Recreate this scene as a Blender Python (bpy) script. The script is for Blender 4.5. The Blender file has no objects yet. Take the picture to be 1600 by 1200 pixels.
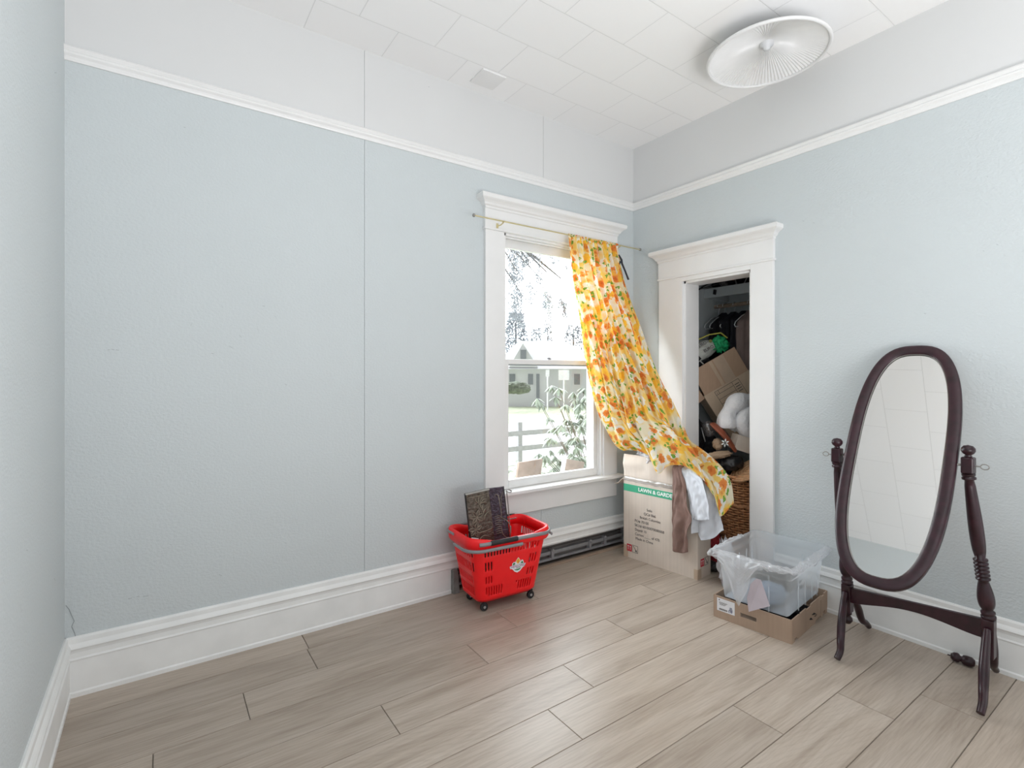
import bpy, bmesh, math, random
from mathutils import Vector, Matrix
random.seed(7)
C = bpy.context.scene.collection
PI = math.pi
# ------------------------------------------------------------------ camera, world, exposure
EYE = 1.37; FPX = 795.0; CX = 800.0; CY = 585.0
YAW = math.atan2(553.0, 795.0)
cam_d = bpy.data.cameras.new('camera'); cam = bpy.data.objects.new('camera', cam_d); C.objects.link(cam)
cam.location = (0, 0, EYE); cam.rotation_euler = (PI / 2, 0, -YAW)
cam_d.sensor_width = 36.0; cam_d.lens = FPX / 1600 * 36.0; cam_d.shift_y = -15.0 / 1600
cam_d.clip_start = 0.02; cam_d.clip_end = 300
bpy.context.scene.camera = cam
vs = bpy.context.scene.view_settings
vs.view_transform = 'Standard'; vs.look = 'None'; vs.gamma = 1.0; vs.use_curve_mapping = False
vs.exposure = -0.36
w = bpy.data.worlds.new('overcast_sky'); bpy.context.scene.world = w; w.use_nodes = True
nt = w.node_tree; nt.nodes.clear()
out = nt.nodes.new('ShaderNodeOutputWorld'); bg = nt.nodes.new('ShaderNodeBackground')
tc = nt.nodes.new('ShaderNodeTexCoord'); sp = nt.nodes.new('ShaderNodeSeparateXYZ')
nt.links.new(tc.outputs['Generated'], sp.inputs[0])
my = nt.nodes.new('ShaderNodeMapRange'); my.inputs[1].default_value = 0.0; my.inputs[2].default_value = 0.6
my.inputs[3].default_value = SKY_BACK = .85; my.inputs[4].default_value = SKY_FRONT = 11.5
nt.links.new(sp.outputs['Y'], my.inputs[0])
mz = nt.nodes.new('ShaderNodeMapRange'); mz.inputs[1].default_value = -0.25; mz.inputs[2].default_value = 0.1
mz.inputs[3].default_value = GROUND_GLOW = 2.0; mz.inputs[4].default_value = 1.0
nt.links.new(sp.outputs['Z'], mz.inputs[0])
mm = nt.nodes.new('ShaderNodeMath'); mm.operation = 'MULTIPLY'
mx_ = nt.nodes.new('ShaderNodeMapRange'); mx_.inputs[1].default_value = .3; mx_.inputs[2].default_value = .9; mx_.inputs[4].default_value = SKY_EAST = 2.4; mx_.inputs[3].default_value = 0
nt.links.new(sp.outputs['X'], mx_.inputs[0]); ad_ = nt.nodes.new('ShaderNodeMath'); ad_.operation = 'ADD'; nt.links.new(my.outputs[0], ad_.inputs[0]); nt.links.new(mx_.outputs[0], ad_.inputs[1])
nt.links.new(ad_.outputs[0], mm.inputs[0]); nt.links.new(mz.outputs[0], mm.inputs[1])
cr = nt.nodes.new('ShaderNodeMapRange'); cr.inputs[1].default_value = -.2; cr.inputs[2].default_value = .5; nt.links.new(sp.outputs['Y'], cr.inputs[0])
mc = nt.nodes.new('ShaderNodeMix'); mc.data_type = 'RGBA'; mc.inputs[6].default_value = (.985, .985, 1.0, 1); mc.inputs[7].default_value = (.90, .95, 1.0, 1)
nt.links.new(cr.outputs[0], mc.inputs[0]); nt.links.new(mc.outputs[2], bg.inputs[0])
def portal(name, loc, rot, sx, sy):
    l = bpy.data.lights.new(name, 'AREA'); l.shape = 'RECTANGLE'; l.size = sx; l.size_y = sy; l.cycles.is_portal = True
    o = bpy.data.objects.new(name, l); C.objects.link(o); o.location = loc; o.rotation_euler = rot
fl_ = bpy.data.lights.new('added_ceiling_fill', 'AREA'); fl_.shape = 'DISK'; fl_.size = 1.5; fl_.energy = 66; fl_.color = (.985, .99, 1.0)
fo2 = bpy.data.objects.new('added_ceiling_fill', fl_); C.objects.link(fo2); fo2.location = (1.35, -.8, 1.0); fo2.rotation_euler = (PI - .35, 0, 0)   # added unseen fill light behind the viewer, aimed at the ceiling
portal('window_daylight_portal', (2.366, 3.02, 1.45), (-PI / 2, 0, 0), .95, 1.80)
portal('added_side_opening_portal', (3.35, -.5, 1.2), (0, PI / 2, 0), 2.5, 1.3)  # for the side opening added to bring in fill daylight
portal('omitted_rear_wall_portal', (1.43, -1.22, 1.6), (PI / 2, 0, 0), 3.6, 3.3)  # rear wall is left out here so fill daylight enters
nt.links.new(mm.outputs[0], bg.inputs[1]); nt.links.new(bg.outputs[0], out.inputs[0])

# ------------------------------------------------------------------ pixel -> place on a known plane
FW = (math.sin(YAW), math.cos(YAW)); RT = (math.cos(YAW), -math.sin(YAW))
def ray(x, y):
    s = (x - CX) / FPX
    return Vector((FW[0] + s * RT[0], FW[1] + s * RT[1], (CY - y) / FPX))
EV = Vector((0, 0, EYE))
def onX(x, y, X): d = ray(x, y); return EV + d * (X / d.x)
def onY(x, y, Y): d = ray(x, y); return EV + d * (Y / d.y)
def onZ(x, y, Z): d = ray(x, y); return EV + d * ((Z - EYE) / d.z)
def at(x, y, depth): return EV + ray(x, y) * depth

# ------------------------------------------------------------------ materials
def new_mat(name):
    m = bpy.data.materials.new(name); m.use_nodes = True
    return m, m.node_tree, m.node_tree.nodes['Principled BSDF']
def N(nt, t, **k):
    n = nt.nodes.new(t)
    for a, b in k.items(): setattr(n, a, b)
    return n
def coords(nt, kind='Object', scale=(1, 1, 1)):
    t = N(nt, 'ShaderNodeTexCoord'); mp = N(nt, 'ShaderNodeMapping'); mp.inputs['Scale'].default_value = scale
    nt.links.new(t.outputs[kind], mp.inputs[0]); return mp.outputs[0]
def noise(nt, vec, scale, detail=3, rough=.5):
    n = N(nt, 'ShaderNodeTexNoise'); n.inputs['Scale'].default_value = scale
    n.inputs['Detail'].default_value = detail; n.inputs['Roughness'].default_value = rough
    nt.links.new(vec, n.inputs['Vector']); return n
def ramp(nt, fac, stops):
    r = N(nt, 'ShaderNodeValToRGB'); el = r.color_ramp.elements
    while len(el) < len(stops): el.new(0.5)
    for e, (p, c) in zip(el, stops): e.position = p; e.color = (*c, 1) if len(c) == 3 else c
    nt.links.new(fac, r.inputs[0]); return r.outputs[0]
def bump(nt, bsdf, height, strength, dist=0.002):
    b = N(nt, 'ShaderNodeBump'); b.inputs['Strength'].default_value = strength; b.inputs['Distance'].default_value = dist
    nt.links.new(height, b.inputs['Height']); nt.links.new(b.outputs[0], bsdf.inputs['Normal']); return b
def mat(name, col, rough=.5, metal=0, var=.06, vs_=18, bs=0, bstr=.3, bdist=.002, scale=(1, 1, 1), coat=0, sheen=0):
    m, nt, b = new_mat(name)
    v = coords(nt, 'Object', scale)
    n = noise(nt, v, vs_, 4)
    lo = [max(0, c * (1 - var)) for c in col]; hi = [min(1, c * (1 + var)) for c in col]
    nt.links.new(ramp(nt, n.outputs[0], [(.3, lo), (.7, hi)]), b.inputs['Base Color'])
    b.inputs['Roughness'].default_value = rough; b.inputs['Metallic'].default_value = metal
    b.inputs['Coat Weight'].default_value = coat; b.inputs['Sheen Weight'].default_value = sheen
    if bs: bump(nt, b, noise(nt, v, bs, 3).outputs[0], bstr, bdist)
    return m
M = {}
M['wall'] = mat('pale_blue_grey_wall_paint', (.592, .638, .652), .55, var=.012, vs_=2, bs=75, bstr=.7, bdist=.004, scale=(1, 1, 1.3))
M['wall_r'] = M['wall']
M['frieze'] = mat('white_frieze_paint', (.705, .71, .71), .6, var=.01, vs_=2, bs=60, bstr=.1)
M['trim'] = mat('white_gloss_trim_paint', (.83, .83, .825), .35, var=.02, vs_=6, bs=25, bstr=.06)
M['basepaint'] = mat('worn_white_baseboard_paint', (.85, .86, .85), .42, var=.04, vs_=7, bs=40, bstr=.12)
M['closet'] = mat('closet_paint', (.60, .645, .66), .6, var=.05, vs_=3, bs=30, bstr=.2)
def ceiling_mat():
    m, nt, b = new_mat('white_ceiling_tiles')
    t = N(nt, 'ShaderNodeTexCoord'); mp = N(nt, 'ShaderNodeMapping')
    mp.inputs['Location'].default_value = (-1.275, -1.36, 0)
    nt.links.new(t.outputs['Object'], mp.inputs[0])
    br = N(nt, 'ShaderNodeTexBrick'); br.offset = .5; br.offset_frequency = 2
    br.inputs['Scale'].default_value = 1; br.inputs['Brick Width'].default_value = .427
    br.inputs['Row Height'].default_value = .3085; br.inputs['Mortar Size'].default_value = .0028
    br.inputs['Mortar Smooth'].default_value = .6
    br.inputs['Color1'].default_value = (.93, .93, .93, 1); br.inputs['Color2'].default_value = (.915, .915, .915, 1)
    br.inputs['Mortar'].default_value = (.76, .76, .76, 1)
    nt.links.new(mp.outputs[0], br.inputs[0]); nt.links.new(br.outputs[0], b.inputs['Base Color'])
    b.inputs['Roughness'].default_value = .7
    inv = N(nt, 'ShaderNodeMath', operation='SUBTRACT'); inv.inputs[0].default_value = 1
    nt.links.new(br.outputs['Fac'], inv.inputs[1]); bump(nt, b, inv.outputs[0], .4, .003)
    return m
M['ceiling'] = ceiling_mat()
def floor_mat():
    m, nt, b = new_mat('greige_oak_laminate')
    t = N(nt, 'ShaderNodeTexCoord')
    a = N(nt, 'ShaderNodeAttribute', attribute_name='plank')
    sc = N(nt, 'ShaderNodeVectorMath', operation='SCALE'); sc.inputs['Scale'].default_value = 37.0
    nt.links.new(a.outputs['Color'], sc.inputs[0])
    ad = N(nt, 'ShaderNodeVectorMath', operation='ADD')
    nt.links.new(t.outputs['Object'], ad.inputs[0]); nt.links.new(sc.outputs[0], ad.inputs[1])
    mp = N(nt, 'ShaderNodeMapping'); mp.inputs['Scale'].default_value = (1.1, 9, 1); nt.links.new(ad.outputs[0], mp.inputs[0])
    mp2 = N(nt, 'ShaderNodeMapping'); mp2.inputs['Scale'].default_value = (6, 120, 1); nt.links.new(ad.outputs[0], mp2.inputs[0])
    mp3 = N(nt, 'ShaderNodeMapping'); mp3.inputs['Scale'].default_value = (1.6, 7, 1); nt.links.new(ad.outputs[0], mp3.inputs[0])
    n1 = noise(nt, mp.outputs[0], 1.6, 5, .6); n1.inputs['Distortion'].default_value = .6
    n2 = noise(nt, mp2.outputs[0], 1.0, 3, .6)
    wv = N(nt, 'ShaderNodeTexWave', wave_type='RINGS', rings_direction='SPHERICAL'); wv.inputs['Scale'].default_value = 3.2
    wv.inputs['Distortion'].default_value = 5; wv.inputs['Detail'].default_value = 2; wv.inputs['Detail Scale'].default_value = 1.2
    nt.links.new(mp3.outputs[0], wv.inputs[0])
    c1 = ramp(nt, n1.outputs[0], [(.28, (.37, .30, .24)), (.5, (.47, .395, .325)), (.75, (.54, .465, .395))])
    mx = N(nt, 'ShaderNodeMix', data_type='RGBA', blend_type='MULTIPLY'); mx.inputs['Factor'].default_value = .55
    nt.links.new(c1, mx.inputs[6]); nt.links.new(ramp(nt, n2.outputs[0], [(.35, (.78, .76, .74)), (.6, (1, 1, 1))]), mx.inputs[7])
    mx2 = N(nt, 'ShaderNodeMix', data_type='RGBA', blend_type='MULTIPLY'); mx2.inputs['Factor'].default_value = .28
    nt.links.new(mx.outputs[2], mx2.inputs[6]); nt.links.new(ramp(nt, wv.outputs[0], [(.0, (.8, .78, .76)), (.35, (1, 1, 1))]), mx2.inputs[7])
    hs = N(nt, 'ShaderNodeHueSaturation')
    sx = N(nt, 'ShaderNodeSeparateXYZ'); nt.links.new(a.outputs['Color'], sx.inputs[0])
    mr = N(nt, 'ShaderNodeMapRange'); mr.inputs[3].default_value = .93; mr.inputs[4].default_value = 1.07
    nt.links.new(sx.outputs[0], mr.inputs[0]); nt.links.new(mr.outputs[0], hs.inputs['Value'])
    nt.links.new(mx2.outputs[2], hs.inputs['Color']); nt.links.new(hs.outputs[0], b.inputs['Base Color'])
    b.inputs['Roughness'].default_value = .38
    bump(nt, b, n2.outputs[0], .15, .001)
    return m
M['floor'] = floor_mat()
M['gap'] = mat('dark_plank_gap', (.17, .145, .12), .8)
M['darkwood'] = mat('weathered_dark_lath', (.23, .21, .20), .8, var=.3, vs_=9, scale=(.3, 3, 3))
M['subwood'] = mat('raw_brown_wood_strip', (.32, .24, .18), .75, var=.25, vs_=9, scale=(.3, 3, 3))
M['greymetal'] = mat('dusty_grey_metal', (.30, .30, .31), .5, .1, var=.15)
M['bolt'] = mat('pale_bolt_metal', (.5, .5, .5), .4, .6)
M['block'] = mat('grey_weathered_block', (.24, .23, .22), .8, var=.2, vs_=30)
M['brass'] = mat('thin_brass_rod', (.70, .62, .36), .3, .7, var=.05)
M['steel'] = mat('dull_steel', (.35, .34, .32), .4, .8)
def glass_mat(name, tint=(1, 1, 1), gloss=.06):
    m = bpy.data.materials.new(name); m.use_nodes = True; nt = m.node_tree; nt.nodes.clear()
    o = N(nt, 'ShaderNodeOutputMaterial'); tr = N(nt, 'ShaderNodeBsdfTransparent'); gl = N(nt, 'ShaderNodeBsdfGlossy')
    tr.inputs[0].default_value = (*tint, 1); gl.inputs['Roughness'].default_value = .03
    fr = N(nt, 'ShaderNodeLayerWeight'); fr.inputs[0].default_value = .5; mx = N(nt, 'ShaderNodeMixShader'); pw = N(nt, 'ShaderNodeMath', operation='POWER'); pw.inputs[1].default_value = 5; nt.links.new(fr.outputs['Facing'], pw.inputs[0])
    ml = N(nt, 'ShaderNodeMath', operation='MULTIPLY_ADD'); ml.inputs[1].default_value = .8; ml.inputs[2].default_value = gloss
    nt.links.new(pw.outputs[0], ml.inputs[0]); nt.links.new(ml.outputs[0], mx.inputs[0])
    nt.links.new(tr.outputs[0], mx.inputs[1]); nt.links.new(gl.outputs[0], mx.inputs[2]); nt.links.new(mx.outputs[0], o.inputs[0])
    return m
M['glass'] = glass_mat('window_glass', (.97, .98, .98), .04)
def film_mat(name, col, clear, rough=.25, bs=30, bstr=.5, gl=.12):
    m = bpy.data.materials.new(name); m.use_nodes = True; nt = m.node_tree; nt.nodes.clear()
    o = N(nt, 'ShaderNodeOutputMaterial'); tr = N(nt, 'ShaderNodeBsdfTransparent'); tr.inputs[0].default_value = (.97, .98, 1, 1)
    df = N(nt, 'ShaderNodeBsdfDiffuse'); df.inputs[0].default_value = (*col, 1)
    tl = N(nt, 'ShaderNodeBsdfTranslucent'); tl.inputs[0].default_value = (*col, 1)
    g = N(nt, 'ShaderNodeBsdfGlossy'); g.inputs['Roughness'].default_value = rough
    v = coords(nt); nz = noise(nt, v, bs, 3)
    bp = N(nt, 'ShaderNodeBump'); bp.inputs['Strength'].default_value = bstr; bp.inputs['Distance'].default_value = .004
    nt.links.new(nz.outputs[0], bp.inputs['Height'])
    for n_ in (df, g): nt.links.new(bp.outputs[0], n_.inputs['Normal'])
    m1 = N(nt, 'ShaderNodeMixShader'); m1.inputs[0].default_value = .5
    m2 = N(nt, 'ShaderNodeMixShader'); m2.inputs[0].default_value = gl
    m3 = N(nt, 'ShaderNodeMixShader'); m3.inputs[0].default_value = clear
    nt.links.new(df.outputs[0], m1.inputs[1]); nt.links.new(tl.outputs[0], m1.inputs[2])
    nt.links.new(m1.outputs[0], m2.inputs[1]); nt.links.new(g.outputs[0], m2.inputs[2])
    nt.links.new(m2.outputs[0], m3.inputs[1]); nt.links.new(tr.outputs[0], m3.inputs[2]); nt.links.new(m3.outputs[0], o.inputs[0])
    return m
M['binplastic'] = film_mat('frosted_clear_plastic', (.95, .985, 1.0), .62, .25, 4, .1, .05)
M['binfloor'] = film_mat('frosted_plastic_floor', (.90, .95, 1.0), .25, .25, 4, .1, .05)
M['film'] = film_mat('crinkled_clear_film', (.97, .98, 1.0), .50, .12, 90, 1.0, .22)
M['tissue'] = film_mat('crumpled_white_plastic', (.92, .92, .95), .05, .3, 40, .8, .12)
def floral():
    m = bpy.data.materials.new('yellow_orange_floral_cotton'); m.use_nodes = True; nt = m.node_tree
    b = nt.nodes['Principled BSDF']; o = nt.nodes['Material Output']
    uv = N(nt, 'ShaderNodeUVMap'); uv.uv_map = 'UVMap'
    wob = noise(nt, uv.outputs[0], 26, 4, .65)
    sb = N(nt, 'ShaderNodeVectorMath', operation='SUBTRACT'); sb.inputs[1].default_value = (.5, .5, .5)
    nt.links.new(wob.outputs['Color'], sb.inputs[0])
    s2 = N(nt, 'ShaderNodeVectorMath', operation='SCALE'); s2.inputs['Scale'].default_value = .085; nt.links.new(sb.outputs[0], s2.inputs[0])
    base = N(nt, 'ShaderNodeVectorMath', operation='ADD'); nt.links.new(uv.outputs[0], base.inputs[0]); nt.links.new(s2.outputs[0], base.inputs[1])
    cur = ramp(nt, noise(nt, uv.outputs[0], 6, 2).outputs[0], [(.42, (.90, .83, .62)), (.56, (.95, .66, .16))])
    def layer(cur, scale, off, rad, prob, col1, col2, soft=.04):
        mp = N(nt, 'ShaderNodeMapping'); mp.inputs['Location'].default_value = off; nt.links.new(base.outputs[0], mp.inputs[0])
        vo = N(nt, 'ShaderNodeTexVoronoi'); vo.inputs['Scale'].default_value = scale; vo.voronoi_dimensions = '2D'; vo.inputs['Randomness'].default_value = .8
        nt.links.new(mp.outputs[0], vo.inputs['Vector'])
        mr = N(nt, 'ShaderNodeMapRange'); mr.inputs[1].default_value = rad; mr.inputs[2].default_value = rad - soft
        nt.links.new(vo.outputs['Distance'], mr.inputs[0])
        sx = N(nt, 'ShaderNodeSeparateXYZ'); nt.links.new(vo.outputs['Color'], sx.inputs[0])
        gt = N(nt, 'ShaderNodeMath', operation='LESS_THAN'); gt.inputs[1].default_value = prob; nt.links.new(sx.outputs[0], gt.inputs[0])
        ml = N(nt, 'ShaderNodeMath', operation='MULTIPLY'); nt.links.new(mr.outputs[0], ml.inputs[0]); nt.links.new(gt.outputs[0], ml.inputs[1])
        cc = ramp(nt, vo.outputs['Distance'], [(0, col2), (rad * .55, col1)])
        mx = N(nt, 'ShaderNodeMix', data_type='RGBA'); nt.links.new(ml.outputs[0], mx.inputs[0]); nt.links.new(cur, mx.inputs[6]); nt.links.new(cc, mx.inputs[7])
        return mx.outputs[2]
    cur = layer(cur, 8, (.3, .1, 0), .44, .52, (.97, .58, .06), (.92, .42, .04))
    cur = layer(cur, 9, (1.7, .9, 0), .42, .45, (.90, .88, .82), (.93, .80, .42))
    cur = layer(cur, 10, (4.7, 2.9, 0), .40, .42, (.84, .27, .05), (.62, .13, .03))
    cur = layer(cur, 14, (6.2, 4.4, 0), .36, .25, (.92, .48, .10), (.72, .20, .05))
    cur = layer(cur, 23, (8.1, 3.3, 0), .36, .24, (.16, .36, .04), (.28, .50, .06))
    nt.links.new(cur, b.inputs['Base Color']); b.inputs['Roughness'].default_value = .7
    tl = N(nt, 'ShaderNodeBsdfTranslucent'); nt.links.new(cur, tl.inputs[0])
    mx = N(nt, 'ShaderNodeMixShader'); mx.inputs[0].default_value = .32
    nt.links.new(b.outputs[0], mx.inputs[1]); nt.links.new(tl.outputs[0], mx.inputs[2]); nt.links.new(mx.outputs[0], o.inputs[0])
    return m
M['floral'] = floral()
M['red'] = mat('glossy_red_plastic', (.95, .008, .012), .36, var=.03)
M['greyplastic'] = mat('grey_plastic', (.24, .24, .25), .35)
M['black'] = mat('black_rubber', (.012, .012, .014), .45)
M['blackcloth'] = mat('black_fabric', (.010, .010, .014), .85, var=.3, bs=60)
M['leather'] = mat('black_leather', (.014, .014, .016), .28, bs=30, bstr=.2)
def box_mat(name, col):
    m, nt, b = new_mat(name)
    v = coords(nt, 'Object'); n = noise(nt, v, 5, 4)
    st = coords(nt, 'Object', (60, 60, .8)); n2 = noise(nt, st, 1.2, 2)
    c = ramp(nt, n.outputs[0], [(.3, [k * .93 for k in col]), (.7, [min(1, k * 1.05) for k in col])])
    mx = N(nt, 'ShaderNodeMix', data_type='RGBA', blend_type='MULTIPLY'); mx.inputs[0].default_value = .3
    nt.links.new(c, mx.inputs[6]); nt.links.new(ramp(nt, n2.outputs[0], [(.35, (.82, .82, .82)), (.6, (1, 1, 1))]), mx.inputs[7])
    nt.links.new(mx.outputs[2], b.inputs['Base Color']); b.inputs['Roughness'].default_value = .75
    bump(nt, b, n2.outputs[0], .12, .001); return m
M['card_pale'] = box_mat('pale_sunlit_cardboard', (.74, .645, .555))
M['card'] = box_mat('brown_cardboard', (.52, .355, .245))
M['card_tray'] = box_mat('tray_cardboard', (.44, .32, .235))
M['card_tan'] = box_mat('tan_cardboard', (.60, .46, .33))
M['tape'] = mat('glossy_brown_tape', (.55, .42, .31), .3)
M['cleartape'] = film_mat('clear_packing_tape', (.8, .74, .66), .5, .1, 40, .8, .3)
M['paper'] = mat('white_sticker_paper', (.82, .83, .86), .5)
M['ink'] = mat('grey_printing_ink', (.11, .10, .10), .7)
M['navyink'] = mat('navy_printing_ink', (.05, .06, .16), .6)
M['green'] = mat('green_printed_band', (.06, .42, .24), .6)
M['whiteink'] = mat('white_printing', (.85, .9, .87), .6)
M['redink'] = mat('red_printing', (.62, .03, .05), .6)
M['pewter'] = mat('dark_embossed_pewter', (.11, .09, .072), .42, .6, var=.45, vs_=45, bs=45, bstr=1.0, bdist=.01)
M['pewter_l'] = mat('worn_relief_pewter', (.25, .215, .165), .38, .6, var=.3, vs_=60)
M['pewter_v'] = mat('violet_tarnished_pewter', (.075, .058, .078), .35, .6, var=.4, vs_=60, bs=60, bstr=1.0, bdist=.008)
M['brownpants'] = mat('dusty_brown_cotton', (.235, .145, .118), .85, var=.1, bs=90)
M['greycloth'] = mat('pale_grey_cotton', (.60, .62, .66), .85, var=.04, bs=90)
M['whitecloth'] = mat('white_cotton', (.74, .77, .82), .8, var=.04, bs=90)
M['lilac'] = mat('lilac_paper_label', (.52, .46, .50), .6, var=.05)
M['blueplastic'] = mat('slate_blue_cloth', (.20, .27, .36), .6, var=.15, vs_=8)
M['mahog'] = mat('dark_mahogany_varnish', (.026, .006, .011), .30, var=.45, vs_=24, coat=.0)
def mirror_mat():
    m, nt, b = new_mat('silvered_mirror'); b.inputs['Base Color'].default_value = (.70, .70, .69, 1)
    b.inputs['Metallic'].default_value = 1; b.inputs['Roughness'].default_value = .015; return m
M['mirror'] = mirror_mat()
M['quilt'] = mat('white_quilt', (.86, .86, .88), .9, var=.04, bs=14, bstr=1.0, bdist=.03)
M['wicker'] = mat('brown_wicker', (.52, .25, .115), .5, var=.3, vs_=40)
M['wicker_l'] = mat('light_wicker', (.66, .38, .20), .5, var=.2, vs_=40)
M['brownleather'] = mat('russet_leather', (.26, .065, .028), .45, var=.2)
M['suede'] = mat('tan_suede', (.42, .30, .20), .8, var=.1)
M['hanger'] = mat('white_plastic_hanger', (.72, .73, .75), .4)
M['browncoat'] = mat('mauve_brown_coat', (.26, .19, .17), .85, var=.15, vs_=10, bs=30)
M['emerald'] = mat('emerald_green_cloth', (.01, .36, .13), .6, var=.25, vs_=30)
M['yellow'] = mat('yellow_trim', (.55, .52, .10), .6)
M['bagwhite'] = mat('white_printed_bag', (.56, .57, .53), .5, var=.12, vs_=20)
M['olive'] = mat('olive_print', (.14, .14, .03), .6)
M['burgundy'] = mat('burgundy_cloth', (.20, .012, .035), .8, var=.2)
M['redcloth'] = mat('crimson_cloth', (.30, .012, .02), .8, var=.2)
M['clearcup'] = film_mat('smoky_clear_plastic', (.30, .27, .26), .5, .1, 50, .8, .3)
M['lightglass'] = mat('frosted_ribbed_glass', (.78, .78, .78), .3, var=.02)
M['mark'] = mat('grey_scuff', (.30, .33, .34), .8)
M['lawn'] = mat('pale_lawn_grass', (.40, .43, .30), .9, var=.25, vs_=3)
M['road'] = mat('pale_road', (.55, .55, .55), .9, var=.03, vs_=.5)
M['housewall'] = mat('pale_house_siding', (.62, .62, .64), .8, var=.03)
M['roof'] = mat('pale_roof_shingle', (.60, .60, .61), .9, var=.03)
M['houseglass'] = mat('house_window_glass', (.20, .21, .23), .3)
M['fence'] = mat('silver_grey_fence_wood', (.46, .45, .46), .85, var=.1)
M['signw'] = mat('white_sign_back', (.9, .9, .92), .6)
M['leafg'] = mat('rhododendron_leaf', (.25, .28, .21), .38, var=.45, vs_=6)
M['stem'] = mat('grey_brown_stem', (.22, .18, .15), .8)
M['cedar'] = mat('haze_pale_cedar', (.42, .44, .47), .8, var=.25, vs_=2)  # outdoor haze is put into this pale foliage colour
M['hedge'] = mat('clipped_hedge_green', (.16, .18, .13), .8, var=.35, vs_=8)
M['bark'] = mat('grey_bark', (.25, .23, .22), .9)
M['oldboard'] = mat('rusty_weathered_board', (.34, .25, .20), .8, var=.35, vs_=5)

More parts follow.
